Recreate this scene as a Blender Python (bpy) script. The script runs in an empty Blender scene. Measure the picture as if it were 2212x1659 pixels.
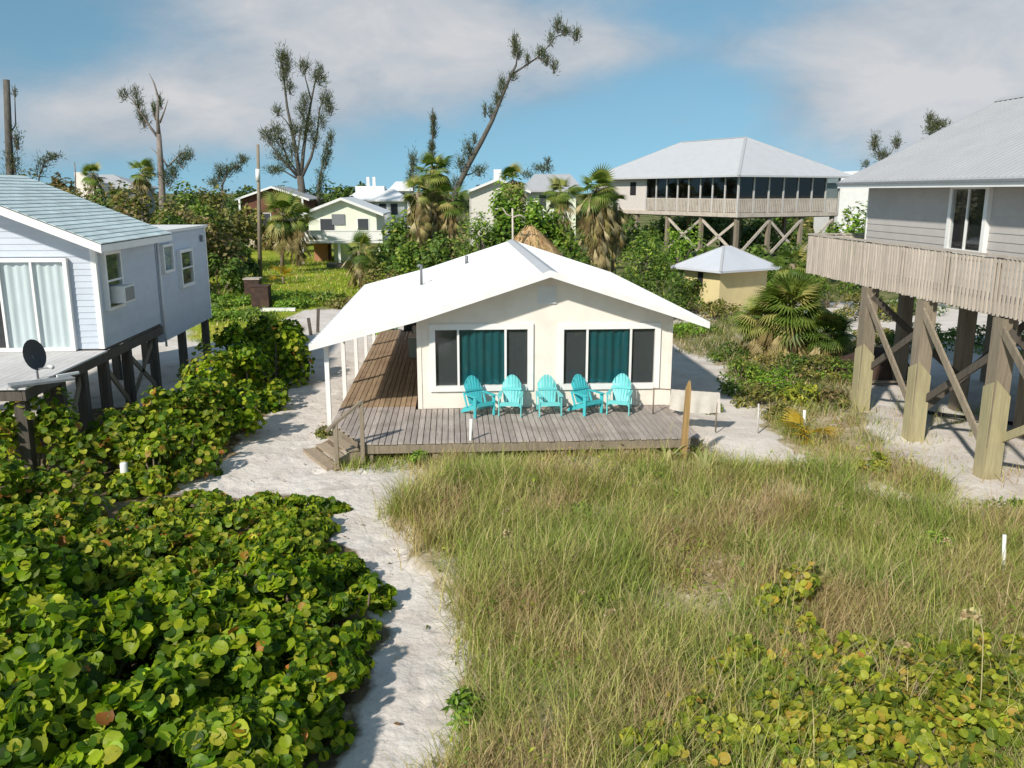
import bpy, math, random
import numpy as np
from mathutils import Vector, Matrix, Euler
rng = np.random.default_rng(11); random.seed(5)
R = math.radians
SC = bpy.context.scene
COL = SC.collection

# ---------------------------------------------------------------- camera
PW, PH, FPX, HZ = 2212.0, 1659.0, 1850.0, 415.0      # measuring grid of the photograph
PITCH = math.atan((PH/2-HZ)/FPX); YAW = math.atan(131/(FPX/math.cos(PITCH)))
CAM = np.array([0, 0, 5.95])
FW = np.array([math.sin(YAW)*math.cos(PITCH), math.cos(YAW)*math.cos(PITCH), -math.sin(PITCH)])
RT = np.array([math.cos(YAW), -math.sin(YAW), 0.0]); UP = np.cross(RT, FW)
cd = bpy.data.cameras.new('camera'); cam = bpy.data.objects.new('camera', cd); COL.objects.link(cam)
cam.matrix_world = Matrix(((RT[0], UP[0], -FW[0], CAM[0]), (RT[1], UP[1], -FW[1], CAM[1]), (RT[2], UP[2], -FW[2], CAM[2]), (0, 0, 0, 1)))
cd.sensor_width = 36; cd.lens = 36*FPX/PW; cd.clip_end = 6000; cd.clip_start = 0.1
SC.camera = cam

def ray(x, y): return (x-PW/2)/FPX*RT-(y-PH/2)/FPX*UP+FW
def g(x, y, z=0.0):
    r = ray(x, y); return CAM+r*((z-CAM[2])/r[2])
def ay(x, y, Y):
    r = ray(x, y); return CAM+r*(Y/r[1])

# ---------------------------------------------------------------- world, sun, exposure
SUN_AZ, SUN_EL = 36.0, 36.0
sunv = Vector((-math.sin(R(SUN_AZ))*math.cos(R(SUN_EL)), -math.cos(R(SUN_AZ))*math.cos(R(SUN_EL)), math.sin(R(SUN_EL))))
SC.view_settings.view_transform = 'Standard'; SC.view_settings.look = 'None'
SC.view_settings.exposure = 0.70; SC.view_settings.gamma = 1.0
SC.render.engine = 'CYCLES'
SC.cycles.use_denoising = True; SC.cycles.max_bounces = 6; SC.cycles.transparent_max_bounces = 12
SC.cycles.caustics_reflective = False; SC.cycles.caustics_refractive = False
W = bpy.data.worlds.new('World'); SC.world = W; W.use_nodes = True
wn, wl = W.node_tree.nodes, W.node_tree.links
wn.clear()
def wnode(t, **k):
    n = wn.new(t)
    for a, b in k.items(): setattr(n, a, b)
    return n
wout = wnode('ShaderNodeOutputWorld'); bg = wnode('ShaderNodeBackground'); wl.new(bg.outputs[0], wout.inputs[0])
bg.inputs[1].default_value = 0.10
sky = wnode('ShaderNodeTexSky', sky_type='NISHITA', sun_disc=False)
sky.sun_elevation = R(SUN_EL); sky.sun_rotation = R(180+SUN_AZ); sky.air_density = 1.0; sky.dust_density = 0.3; sky.ozone_density = 3.0
tint = wnode('ShaderNodeMix', data_type='RGBA', blend_type='MULTIPLY'); tint.inputs[0].default_value = 1
wl.new(sky.outputs[0], tint.inputs[6]); tint.inputs[7].default_value = (0.74, 0.91, 0.77, 1)
tc = wnode('ShaderNodeTexCoord')
lift = wnode('ShaderNodeVectorMath', operation='MULTIPLY_ADD'); wl.new(tc.outputs['Generated'], lift.inputs[0]); lift.inputs[1].default_value = (1, 1, .8); lift.inputs[2].default_value = (0, 0, .20)
nrmz = wnode('ShaderNodeVectorMath', operation='NORMALIZE'); wl.new(lift.outputs[0], nrmz.inputs[0]); wl.new(nrmz.outputs[0], sky.inputs[0])
sep = wnode('ShaderNodeSeparateXYZ'); wl.new(tc.outputs['Generated'], sep.inputs[0])
def wm(op, a, b=None, c=None):
    n = wnode('ShaderNodeMath', operation=op)
    for i, v in enumerate((a, b, c)):
        if v is None: continue
        if isinstance(v, (int, float)): n.inputs[i].default_value = v
        else: wl.new(v, n.inputs[i])
    return n.outputs[0]
az = wm('ARCTAN2', sep.outputs[0], sep.outputs[1]); el = wm('ARCSINE', sep.outputs[2])
comb = wnode('ShaderNodeCombineXYZ'); wl.new(az, comb.inputs[0]); wl.new(wm('MULTIPLY', el, 2.1), comb.inputs[1])
nz = wnode('ShaderNodeTexNoise', noise_dimensions='3D'); wl.new(comb.outputs[0], nz.inputs['Vector'])
nz.inputs['Scale'].default_value = 4.5; nz.inputs['Detail'].default_value = 8; nz.inputs['Roughness'].default_value = 0.6; nz.inputs['Distortion'].default_value = 0.25
nz2 = wnode('ShaderNodeTexNoise', noise_dimensions='3D'); wl.new(comb.outputs[0], nz2.inputs['Vector'])
nz2.inputs['Scale'].default_value = 8.0; nz2.inputs['Detail'].default_value = 8; nz2.inputs['Roughness'].default_value = 0.58; nz2.inputs['Distortion'].default_value = .5
def px_dir(x, y):
    r = ray(x, y); r = r/np.linalg.norm(r); return math.atan2(r[0], r[1]), math.asin(r[2])
cover = wm('SUBTRACT', nz.outputs[0], 0.5)
# cloud banks where the photograph shows them (x, y, half-width, half-height on the measuring grid, weight)
for (x, y, sx, sy, w) in ((760, 60, 420, 130, .55), (320, 250, 330, 110, .42), (480, 370, 480, 55, -.30), (2050, 110, 300, 150, .5), (1560, 110, 200, 45, .30), (1330, 95, 120, 50, .25), (1900, 200, 260, 70, .3), (800, 230, 300, 60, .2), (2150, 230, 300, 80, .2),
                          (1120, 120, 260, 80, .3), (2100, 300, 260, 90, .25), (1500, 190, 260, 170, -.28), (90, 60, 170, 90, -.45), (1020, 270, 300, 80, -.2)):
    a0, e0 = px_dir(x, y)
    dx = wm('MULTIPLY', wm('SUBTRACT', az, a0), FPX/sx); dy = wm('MULTIPLY', wm('SUBTRACT', el, e0), FPX/sy)
    d2 = wm('ADD', wm('MULTIPLY', dx, dx), wm('MULTIPLY', dy, dy))
    gsn = wm('POWER', 2.718, wm('MULTIPLY', d2, -1.0))
    cover = wm('MULTIPLY_ADD', gsn, w, cover)
mr = wnode('ShaderNodeMapRange', interpolation_type='SMOOTHSTEP'); wl.new(cover, mr.inputs[0])
mr.inputs[1].default_value = -0.20; mr.inputs[2].default_value = 0.46; mr.inputs[3].default_value = 0.05; mr.inputs[4].default_value = 0.92
ccol = wnode('ShaderNodeValToRGB'); wl.new(wm('ADD', wm('MULTIPLY', cover, 0.5), wm('MULTIPLY', nz2.outputs[0], 0.75)), ccol.inputs[0])
ccol.color_ramp.elements[0].position = 0.3; ccol.color_ramp.elements[0].color = (2.0, 2.5, 3.05, 1)
ccol.color_ramp.elements[1].position = 0.78; ccol.color_ramp.elements[1].color = (4.2, 4.15, 4.2, 1)
cmix = wnode('ShaderNodeMix', data_type='RGBA'); wl.new(mr.outputs[0], cmix.inputs[0]); wl.new(tint.outputs[2], cmix.inputs[6]); wl.new(ccol.outputs[0], cmix.inputs[7])
wl.new(cmix.outputs[2], bg.inputs[0])
sl = bpy.data.lights.new('sun', 'SUN'); sl.energy = 3.0; sl.angle = R(2.0); sl.color = (1.0, 0.94, 0.84)
so = bpy.data.objects.new('sun', sl); COL.objects.link(so); so.rotation_mode = 'QUATERNION'; so.rotation_quaternion = sunv.to_track_quat('Z', 'Y'); so.location = (-10, -20, 30)

# ---------------------------------------------------------------- helpers
ORG = {}
def V3(p): return Vector((float(p[0]), float(p[1]), float(p[2])))
def thing(name, label, cat, loc=(0, 0, 0), group=None, rotz=0.0):
    o = bpy.data.objects.new(name, None); COL.objects.link(o); o.empty_display_size = 0.2
    o.location = loc; o.rotation_euler = (0, 0, rotz); o['label'] = label; o['category'] = cat
    if group: o['group'] = group
    ORG[o.name] = V3(loc); return o
def link(name, me, mat, parent, label=None):
    o = bpy.data.objects.new(name, me); COL.objects.link(o)
    if mat is not None and len(me.materials) == 0: me.materials.append(mat)
    if parent is not None:
        o.parent = parent; ORG[o.name] = ORG[parent.name].copy()
    else: ORG[o.name] = Vector((0, 0, 0))
    if label: o['label'] = label
    return o
def piece(name, me, parent, loc, rot=(0, 0, 0), scale=(1, 1, 1)):
    """a small alike piece sharing mesh data; loc in world"""
    o = bpy.data.objects.new(name, me); COL.objects.link(o); o.parent = parent
    o.location = V3(loc)-ORG[parent.name]; o.rotation_euler = rot; o.scale = scale
    return o
class MB:
    def __init__(s): s.v = []; s.f = []; s.sm = []
    def add(s, vs, fs, smooth=False):
        b = len(s.v); s.v += [tuple(map(float, v)) for v in vs]
        s.f += [tuple(i+b for i in f) for f in fs]; s.sm += [smooth]*len(fs); return s
    def box(s, x0, y0, z0, x1, y1, z1):
        x0, x1 = min(x0, x1), max(x0, x1); y0, y1 = min(y0, y1), max(y0, y1); z0, z1 = min(z0, z1), max(z0, z1)
        return s.add([(x0, y0, z0), (x1, y0, z0), (x1, y1, z0), (x0, y1, z0), (x0, y0, z1), (x1, y0, z1), (x1, y1, z1), (x0, y1, z1)],
                     [(0, 3, 2, 1), (4, 5, 6, 7), (0, 1, 5, 4), (1, 2, 6, 5), (2, 3, 7, 6), (3, 0, 4, 7)])
    def beam(s, p, q, w, h, up=(0, 0, 1)):
        p, q = V3(p), V3(q); d = (q-p).normalized(); u = Vector(up)
        if abs(d.dot(u)) > .98: u = Vector((0, 1, 0))
        a = d.cross(u).normalized()*w/2; b = a.cross(d).normalized()*h/2
        vs = [p-a-b, p+a-b, p+a+b, p-a+b, q-a-b, q+a-b, q+a+b, q-a+b]
        return s.add(vs, [(0, 1, 2, 3), (7, 6, 5, 4), (0, 4, 5, 1), (1, 5, 6, 2), (2, 6, 7, 3), (3, 7, 4, 0)])
    def prism(s, pts, d):
        """pts: planar outline, d: extrusion vector"""
        n = len(pts); d = V3(d); P = [V3(p) for p in pts]; Q = [p+d for p in P]
        return s.add(P+Q, [tuple(range(n-1, -1, -1)), tuple(range(n, 2*n))]+[(i, (i+1) % n, n+(i+1) % n, n+i) for i in range(n)])
    def tube(s, pts, rad, n=8, cap=True):
        P = [V3(p) for p in pts]; rad = rad if hasattr(rad, '__len__') else [rad]*len(P)
        vs = []; fs = []; ref = None
        for i, p in enumerate(P):
            d = (P[min(i+1, len(P)-1)]-P[max(i-1, 0)])
            d = d.normalized() if d.length > 1e-9 else Vector((0, 0, 1))
            if ref is None: ref = Vector((1, 0, 0)) if abs(d.x) < .8 else Vector((0, 1, 0))
            a = (ref-d*ref.dot(d)).normalized(); ref = a; b = d.cross(a)
            for k in range(n):
                t = 2*math.pi*k/n; vs.append(p+(a*math.cos(t)+b*math.sin(t))*rad[i])
        for i in range(len(P)-1):
            for k in range(n): fs.append((i*n+k, i*n+(k+1) % n, (i+1)*n+(k+1) % n, (i+1)*n+k))
        if cap: fs.append(tuple(range(n-1, -1, -1))); fs.append(tuple((len(P)-1)*n+k for k in range(n)))
        return s.add(vs, fs, True)
    def mesh(s, name, mat=None, off=(0, 0, 0)):
        me = bpy.data.meshes.new(name); o = V3(off)
        me.from_pydata([(v[0]-o.x, v[1]-o.y, v[2]-o.z) for v in s.v], [], s.f)
        if any(s.sm): me.polygons.foreach_set('use_smooth', s.sm)
        if mat: me.materials.append(mat)
        me.update(); return me
    def build(s, name, mat, parent=None, label=None):
        off = ORG[parent.name] if parent is not None else (0, 0, 0)
        return link(name, s.mesh(name, mat, off), None, parent, label)

def bulk(name, T, faces, pos, rot, scale, col=None, mat=None, smooth=False):
    """many copies of a small template in one mesh. T (m,3), faces: list of tuples, pos (n,3), rot (n,3,3), scale (n,) or (n,3)"""
    n, m = len(pos), len(T); scale = np.asarray(scale, float)
    if scale.ndim == 1: scale = scale[:, None]*np.ones((1, 3))
    Vv = np.einsum('nij,nmj->nmi', rot, T[None]*scale[:, None, :])+pos[:, None, :]
    me = bpy.data.meshes.new(name)
    fl = np.concatenate([np.array(f) for f in faces]); ln = np.array([len(f) for f in faces])
    loops = (fl[None, :]+(np.arange(n)*m)[:, None]).ravel().astype(np.int32)
    tot = np.tile(ln, n); st = np.concatenate([[0], np.cumsum(tot)[:-1]])
    me.vertices.add(n*m); me.vertices.foreach_set('co', Vv.astype(np.float32).ravel())
    me.loops.add(len(loops)); me.loops.foreach_set('vertex_index', loops)
    me.polygons.add(len(tot)); me.polygons.foreach_set('loop_start', st.astype(np.int32)); me.polygons.foreach_set('loop_total', tot.astype(np.int32))
    if smooth: me.polygons.foreach_set('use_smooth', np.ones(len(tot), bool))
    if col is not None:
        at = me.color_attributes.new('col', 'FLOAT_COLOR', 'POINT')
        c = np.ones((n*m, 4), np.float32); c[:, :3] = np.repeat(col, m, axis=0); at.data.foreach_set('color', c.ravel())
    if mat: me.materials.append(mat)
    me.update(calc_edges=True); return me
def rotmats(nrm, spin):
    """rotation matrices whose z axis is nrm, spun about it"""
    z = nrm/np.linalg.norm(nrm, axis=1, keepdims=True)
    ref = np.where(np.abs(z[:, 2:3]) < .95, np.array([[0, 0, 1.0]]), np.array([[1.0, 0, 0]]))
    x = np.cross(ref, z); x /= np.linalg.norm(x, axis=1, keepdims=True); y = np.cross(z, x)
    c, s = np.cos(spin)[:, None], np.sin(spin)[:, None]
    return np.stack([x*c+y*s, -x*s+y*c, z], axis=2)
def jit(cols, w, n, amt=.18):
    """n colours drawn from a palette"""
    cols = np.array(cols); i = rng.choice(len(cols), n, p=np.array(w)/sum(w))
    return np.clip(cols[i]*(1+rng.normal(0, amt, (n, 1)))*(1+rng.normal(0, amt*.35, (n, 3))), .004, .9)
def inpoly(x, y, poly):
    c = np.zeros(x.shape, bool); n = len(poly)
    for i in range(n):
        x0, y0 = poly[i]; x1, y1 = poly[(i+1) % n]
        if y0 == y1: continue
        c ^= ((y0 > y) != (y1 > y)) & (x < (x1-x0)*(y-y0)/(y1-y0)+x0)
    return c
_w = [(rng.uniform(-1, 1, 2), rng.uniform(0, 6.28)) for _ in range(24)]
def wob(x, y, s):
    """smooth random field in about -1..1 with feature size s"""
    r = 0
    for (d, p) in _w: r = r+np.sin((d[0]*x+d[1]*y)*5.0/s+p)
    return r/5.0

# ---------------------------------------------------------------- materials
def mat(name, base, rough=.7, var=.12, scale=6.0, stretch=(1, 1, 1), bump=0.0, bscale=None, objrand=0.0, attr=None, spec=.3, transl=0.0, ramp=None, metal=0.0, dirt=None, vein=False):
    m = bpy.data.materials.new(name); m.use_nodes = True; nt = m.node_tree; N, L = nt.nodes, nt.links
    bs = N['Principled BSDF']; bs.inputs['Roughness'].default_value = rough; bs.inputs['Specular IOR Level'].default_value = spec; bs.inputs['Metallic'].default_value = metal
    tc = N.new('ShaderNodeTexCoord'); mp = N.new('ShaderNodeMapping'); L.new(tc.outputs['Object'], mp.inputs[0]); mp.inputs['Scale'].default_value = stretch
    oi = N.new('ShaderNodeObjectInfo')
    if objrand:
        va = N.new('ShaderNodeVectorMath'); va.operation = 'ADD'; mu = N.new('ShaderNodeMath'); mu.operation = 'MULTIPLY'; mu.inputs[1].default_value = 37.0
        L.new(oi.outputs['Random'], mu.inputs[0]); L.new(tc.outputs['Object'], va.inputs[0]); L.new(mu.outputs[0], va.inputs[1]); L.new(va.outputs[0], mp.inputs[0])
    nz = N.new('ShaderNodeTexNoise'); nz.inputs['Scale'].default_value = scale; nz.inputs['Detail'].default_value = 6; nz.inputs['Roughness'].default_value = .6; L.new(mp.outputs[0], nz.inputs[0])
    if attr:
        a = N.new('ShaderNodeAttribute'); a.attribute_name = attr; colout = a.outputs['Color']
    elif ramp:
        cr = N.new('ShaderNodeValToRGB'); L.new(oi.outputs['Random'], cr.inputs[0]); e = cr.color_ramp.elements
        while len(e) < len(ramp): e.new(1.0)
        for i, (p, c) in enumerate(ramp): e[i].position = p; e[i].color = (*c, 1)
        colout = cr.outputs[0]
    else:
        rgb = N.new('ShaderNodeRGB'); rgb.outputs[0].default_value = (*base, 1); colout = rgb.outputs[0]
    # brightness variation
    mr = N.new('ShaderNodeMapRange'); L.new(nz.outputs[0], mr.inputs[0]); mr.inputs[1].default_value = .3; mr.inputs[2].default_value = .7; mr.inputs[3].default_value = 1-var; mr.inputs[4].default_value = 1+var
    fac = mr.outputs[0]
    if objrand:
        m2 = N.new('ShaderNodeMapRange'); L.new(oi.outputs['Random'], m2.inputs[0]); m2.inputs[3].default_value = 1-objrand; m2.inputs[4].default_value = 1+objrand
        mm = N.new('ShaderNodeMath'); mm.operation = 'MULTIPLY'; L.new(fac, mm.inputs[0]); L.new(m2.outputs[0], mm.inputs[1]); fac = mm.outputs[0]
    vm = N.new('ShaderNodeVectorMath'); vm.operation = 'SCALE'; L.new(colout, vm.inputs[0]); L.new(fac, vm.inputs['Scale']); colout = vm.outputs[0]
    if dirt:   # (colour, scale, amount): irregular stains
        dn = N.new('ShaderNodeTexNoise'); dn.inputs['Scale'].default_value = dirt[1]; dn.inputs['Detail'].default_value = 5; L.new(tc.outputs['Object'], dn.inputs[0])
        dr = N.new('ShaderNodeMapRange'); L.new(dn.outputs[0], dr.inputs[0]); dr.inputs[1].default_value = .48; dr.inputs[2].default_value = .72; dr.inputs[3].default_value = 0; dr.inputs[4].default_value = dirt[2]
        dm = N.new('ShaderNodeMix'); dm.data_type = 'RGBA'; L.new(dr.outputs[0], dm.inputs[0]); L.new(colout, dm.inputs[6]); dm.inputs[7].default_value = (*dirt[0], 1); colout = dm.outputs[2]
    if vein:   # pale midrib along the leaf's own axis
        sx_ = N.new('ShaderNodeSeparateXYZ'); L.new(tc.outputs['Object'], sx_.inputs[0]); ab = N.new('ShaderNodeMath'); ab.operation = 'ABSOLUTE'; L.new(sx_.outputs[0], ab.inputs[0])
        vr = N.new('ShaderNodeMapRange'); L.new(ab.outputs[0], vr.inputs[0]); vr.inputs[1].default_value = .015; vr.inputs[2].default_value = .05; vr.inputs[3].default_value = .55; vr.inputs[4].default_value = 0
        vx = N.new('ShaderNodeMix'); vx.data_type = 'RGBA'; L.new(vr.outputs[0], vx.inputs[0]); L.new(colout, vx.inputs[6]); vx.inputs[7].default_value = (.42, .44, .12, 1); colout = vx.outputs[2]
    L.new(colout, bs.inputs['Base Color'])
    if bump:
        b = N.new('ShaderNodeBump'); b.inputs['Strength'].default_value = bump; b.inputs['Distance'].default_value = .02
        if bscale:
            n2 = N.new('ShaderNodeTexNoise'); n2.inputs['Scale'].default_value = bscale; n2.inputs['Detail'].default_value = 5; L.new(mp.outputs[0], n2.inputs[0]); L.new(n2.outputs[0], b.inputs['Height'])
        else: L.new(nz.outputs[0], b.inputs['Height'])
        L.new(b.outputs[0], bs.inputs['Normal'])
    if transl:
        tr = N.new('ShaderNodeBsdfTranslucent'); tg = N.new('ShaderNodeVectorMath'); tg.operation = 'MULTIPLY'; L.new(colout, tg.inputs[0]); tg.inputs[1].default_value = (1.5, 1.6, .7)
        L.new(tg.outputs[0], tr.inputs[0]); ms = N.new('ShaderNodeMixShader'); ms.inputs[0].default_value = transl
        L.new(bs.outputs[0], ms.inputs[1]); L.new(tr.outputs[0], ms.inputs[2]); L.new(ms.outputs[0], N['Material Output'].inputs[0])
    return m
def glass_mat(name, tintc=(.93, .95, .95), refl=.045):
    m = bpy.data.materials.new(name); m.use_nodes = True; nt = m.node_tree; N, L = nt.nodes, nt.links; N.remove(N['Principled BSDF'])
    t = N.new('ShaderNodeBsdfTransparent'); t.inputs[0].default_value = (*tintc, 1); gl = N.new('ShaderNodeBsdfGlossy'); gl.inputs['Roughness'].default_value = .03
    fr = N.new('ShaderNodeLayerWeight'); fr.inputs[0].default_value = .5; pw_ = N.new('ShaderNodeMath'); pw_.operation = 'POWER'; pw_.inputs[1].default_value = 4.0; L.new(fr.outputs['Facing'], pw_.inputs[0])
    ad = N.new('ShaderNodeMath'); ad.operation = 'MULTIPLY_ADD'; ad.inputs[1].default_value = .6; ad.inputs[2].default_value = refl; ad.use_clamp = True; L.new(pw_.outputs[0], ad.inputs[0]); ms = N.new('ShaderNodeMixShader'); L.new(ad.outputs[0], ms.inputs[0]); L.new(t.outputs[0], ms.inputs[1]); L.new(gl.outputs[0], ms.inputs[2])
    L.new(ms.outputs[0], N['Material Output'].inputs[0]); return m
M = {}
M['cream'] = mat('cream_paint', (.82, .745, .665), .75, .04, 3, bump=.06, bscale=40, dirt=((.62, .52, .40), 1.3, .35))
M['white'] = mat('white_paint', (.80, .79, .77), .5, .04, 5, dirt=((.55, .53, .48), 2.5, .3))
M['white_roof'] = mat('white_metal_roof', (.79, .79, .785), .45, .03, 1.2, dirt=((.62, .61, .6), .7, .3), spec=.4)
M['soffit'] = mat('soffit_paint', (.68, .64, .58), .8, .05, 4)
M['glass'] = glass_mat('window_glass')
M['glass_dark'] = glass_mat('dark_window_glass', (.5, .55, .55), .05)
M['post_pale'] = mat('pale_grey_post', (.52, .50, .48), .8, .1, 4)
M['dish'] = mat('dark_dish_paint', (.06, .06, .065), .5, .1, 5)
M['curtain_teal'] = mat('teal_curtain', (.004, .085, .10), .8, .3, 9, (9, 1, .4))
M['screen_dark'] = mat('dark_insect_screen', (.055, .06, .068), .85, .15, 12, (6, 1, .3))
M['curtain_white'] = mat('white_curtain', (.72, .77, .78), .85, .08, 6, (6, 6, .4))
M['dark'] = mat('dark_interior', (.02, .02, .022), .9, .2, 3)
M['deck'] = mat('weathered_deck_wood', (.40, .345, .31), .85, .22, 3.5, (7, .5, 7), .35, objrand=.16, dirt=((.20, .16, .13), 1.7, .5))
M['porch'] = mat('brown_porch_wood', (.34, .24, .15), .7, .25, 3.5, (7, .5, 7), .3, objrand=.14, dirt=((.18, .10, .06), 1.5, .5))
M['deckw'] = mat('pale_grey_deck_paint', (.60, .58, .57), .8, .1, 3, (6, .5, 6), .15, objrand=.05, dirt=((.42, .40, .38), 1.0, .4))
M['wood_grey'] = mat('grey_timber', (.25, .205, .15), .88, .25, 3, (6, 6, .5), .4, objrand=.12)
M['wood_dark'] = mat('dark_timber', (.10, .085, .07), .9, .25, 3, (6, 6, .5), .4, objrand=.12)
M['wood_rail'] = mat('weathered_rail_wood', (.50, .435, .37), .85, .2, 4, (6, 6, .6), .3, objrand=.13, dirt=((.26, .21, .18), 2, .4))
M['wood_new'] = mat('pale_new_timber', (.37, .325, .19), .8, .18, 3, (6, 6, .5), .3, objrand=.1, dirt=((.33, .27, .16), 2, .45))
M['wood_step'] = mat('tan_step_wood', (.38, .30, .215), .8, .2, 4, (5, 5, 5), .3, objrand=.12)
M['wood_orange'] = mat('orange_brown_post', (.38, .24, .10), .8, .25, 3, (6, 6, .5), .35)
M['blue_siding'] = mat('blue_grey_siding', (.53, .575, .645), .6, .04, 2.5, bump=.05, bscale=30, objrand=.03, dirt=((.40, .44, .5), 1.2, .25))
M['grey_siding'] = mat('taupe_siding', (.47, .44, .415), .65, .05, 2.5, bump=.05, bscale=30, objrand=.035, dirt=((.36, .33, .30), 1.3, .3))
M['shingle'] = mat('pale_teal_shingle', (.60, .70, .70), .85, .2, 5, (1, 5, 1), .3, objrand=.12, dirt=((.34, .40, .36), .9, .4))
M['grey_roof'] = mat('pale_grey_metal_roof', (.43, .43, .44), .45, .05, 1.0, dirt=((.45, .45, .45), .5, .4), spec=.4)
M['ridge_white'] = mat('white_ridge_metal', (.52, .525, .54), .45, .05, 2)
M['shade_screen'] = mat('porch_screen', (.05, .055, .065), .8, .2, 2)
M['yellow'] = mat('pale_yellow_paint', (.68, .56, .30), .8, .06, 2, dirt=((.5, .4, .22), 1.0, .4))
M['palegreen'] = mat('pale_green_paint', (.76, .79, .64), .75, .05, 2)
M['brownwall'] = mat('red_brown_wall', (.16, .07, .045), .8, .2, 2, dirt=((.10, .04, .03), .8, .5))
M['thatch'] = mat('straw_thatch', (.44, .30, .15), .95, .3, 9, (8, 8, 1), .6, objrand=.15)
M['turq'] = mat('turquoise_plastic', (.07, .50, .54), .45, .05, 5, objrand=.05, spec=.45, dirt=((.07, .40, .38), 4, .25))
M['turq2'] = mat('faded_turquoise_plastic', (.17, .60, .60), .5, .05, 5, objrand=.05, spec=.45, dirt=((.12, .46, .42), 4, .25))
M['metal_grey'] = mat('grey_metal', (.20, .21, .22), .45, .1, 6, spec=.5)
M['plastic_white'] = mat('white_plastic', (.78, .77, .74), .4, .05, 6, dirt=((.5, .47, .4), 5, .3))
M['rust'] = mat('dark_brown_box', (.06, .035, .028), .8, .3, 3, dirt=((.14, .08, .05), 2, .5))
M['cloth'] = mat('pale_cloth', (.72, .66, .62), .9, .08, 6, transl=.25)
M['pinebark'] = mat('dark_pine_bark', (.115, .105, .09), .92, .35, 3, (2, 2, .6), .5)
M['bark'] = mat('grey_bark', (.22, .185, .15), .92, .35, 4, (2, 2, .6), .6)
M['deadwood'] = mat('bleached_deadwood', (.24, .20, .175), .92, .3, 3, (2, 2, .5), .5)
M['palm_trunk'] = mat('palm_trunk', (.23, .18, .13), .95, .35, 5, (1, 1, 3), .6)
M['stem'] = mat('shrub_stem', (.20, .16, .11), .9, .3, 5)
M['leaf'] = mat('leaf_foliage', (.1, .2, .03), .5, .15, 6, attr='col', spec=.3, transl=.28)
M['leaf_gloss'] = mat('glossy_leaf_foliage', (.1, .2, .03), .45, .18, 5, attr='col', spec=.2, transl=.46)
M['needle'] = mat('needle_foliage', (.1, .2, .03), .7, .1, 4, attr='col', spec=.15, transl=.15)
M['grass'] = mat('grass_blades', (.1, .2, .03), .7, .1, 4, attr='col', spec=.2, transl=.25)
GRAPE = [(0.0, (.035, .08, .007)), (.24, (.075, .15, .010)), (.46, (.165, .26, .012)), (.70, (.30, .38, .02)), (.91, (.43, .48, .035)), (.988, (.46, .42, .05)), (1.0, (.40, .18, .03))]
M['grape_obj'] = mat('sea_grape_leaf', (.1, .2, .03), .45, .15, 8, ramp=GRAPE, spec=.2, transl=.44, vein=True)
YRAMP = [(0.0, (.09, .14, .02)), (.25, (.18, .24, .02)), (.55, (.32, .36, .03)), (.85, (.46, .44, .05)), (.95, (.50, .36, .06)), (1.0, (.42, .20, .05))]
M['yellow_leaf'] = mat('yellow_green_leaf', (.1, .2, .03), .5, .15, 8, ramp=YRAMP, spec=.2, transl=.42, vein=True)
FRG = [(0.0, (.07, .12, .02)), (.35, (.13, .20, .03)), (.7, (.24, .28, .06)), (1.0, (.38, .33, .11))]
FRD = [(0.0, (.12, .085, .04)), (.25, (.20, .15, .06)), (.5, (.26, .23, .08)), (.75, (.38, .30, .14)), (1.0, (.48, .40, .23))]
M['frond'] = mat('palm_frond', (.1, .2, .03), .5, .12, 6, ramp=FRG, spec=.3, transl=.2)
M['dead_frond'] = mat('dead_palm_frond', (.3, .2, .1), .85, .15, 6, ramp=FRD, spec=.15, transl=.15)
M['yellow_frond'] = mat('yellow_palm_frond', (.3, .2, .1), .6, .15, 6, ramp=[(0, (.45, .30, .02)), (1, (.58, .40, .05))], spec=.2, transl=.25)
# ---------------------------------------------------------------- ground
def gpoly(pts, z=0.0): return [tuple(g(x, y, z)[:2]) for x, y in pts]
DUNE = gpoly([(835, 1120), (880, 1085), (945, 1062), (905, 1022), (1000, 985), (1250, 962), (1500, 968), (1560, 1005), (1690, 1015), (1765, 1005), (1700, 945), (1650, 900), (1760, 880), (1850, 905), (1930, 985),
              (2070, 1062), (1960, 1085), (1860, 1040), (1830, 1060), (1930, 1110), (2080, 1120), (2212, 1150), (2700, 1250), (3000, 1900), (880, 1800), (945, 1659), (1020, 1560), (1035, 1480), (1010, 1390), (985, 1260), (880, 1215), (900, 1160)])
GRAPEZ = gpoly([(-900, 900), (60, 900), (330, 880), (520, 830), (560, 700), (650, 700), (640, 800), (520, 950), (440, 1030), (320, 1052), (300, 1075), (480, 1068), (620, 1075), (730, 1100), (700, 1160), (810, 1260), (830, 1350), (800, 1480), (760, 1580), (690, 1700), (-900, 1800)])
LAWN = gpoly([(430, 740), (430, 545), (520, 525), (640, 525), (840, 565), (900, 600), (790, 650), (730, 660), (645, 668), (605, 690), (585, 725)])
RGREEN = gpoly([(1440, 705), (1560, 690), (1660, 700), (1840, 730), (1860, 900), (1690, 910), (1620, 860), (1545, 775), (1450, 752)])
def zones(x, y):
    j = 0.16+0.004*np.maximum(y-12, 0)
    xx = x+wob(x, y, .9)*j+rng.normal(0, .05, np.shape(x)); yy = y+wob(x+50, y-9, .8)*j+rng.normal(0, .05, np.shape(x))
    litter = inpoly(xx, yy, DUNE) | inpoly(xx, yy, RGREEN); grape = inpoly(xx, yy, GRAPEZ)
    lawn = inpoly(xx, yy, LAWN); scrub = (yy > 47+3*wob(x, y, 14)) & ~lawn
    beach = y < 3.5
    return litter & ~grape, lawn | (scrub & False), grape, scrub, beach
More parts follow.
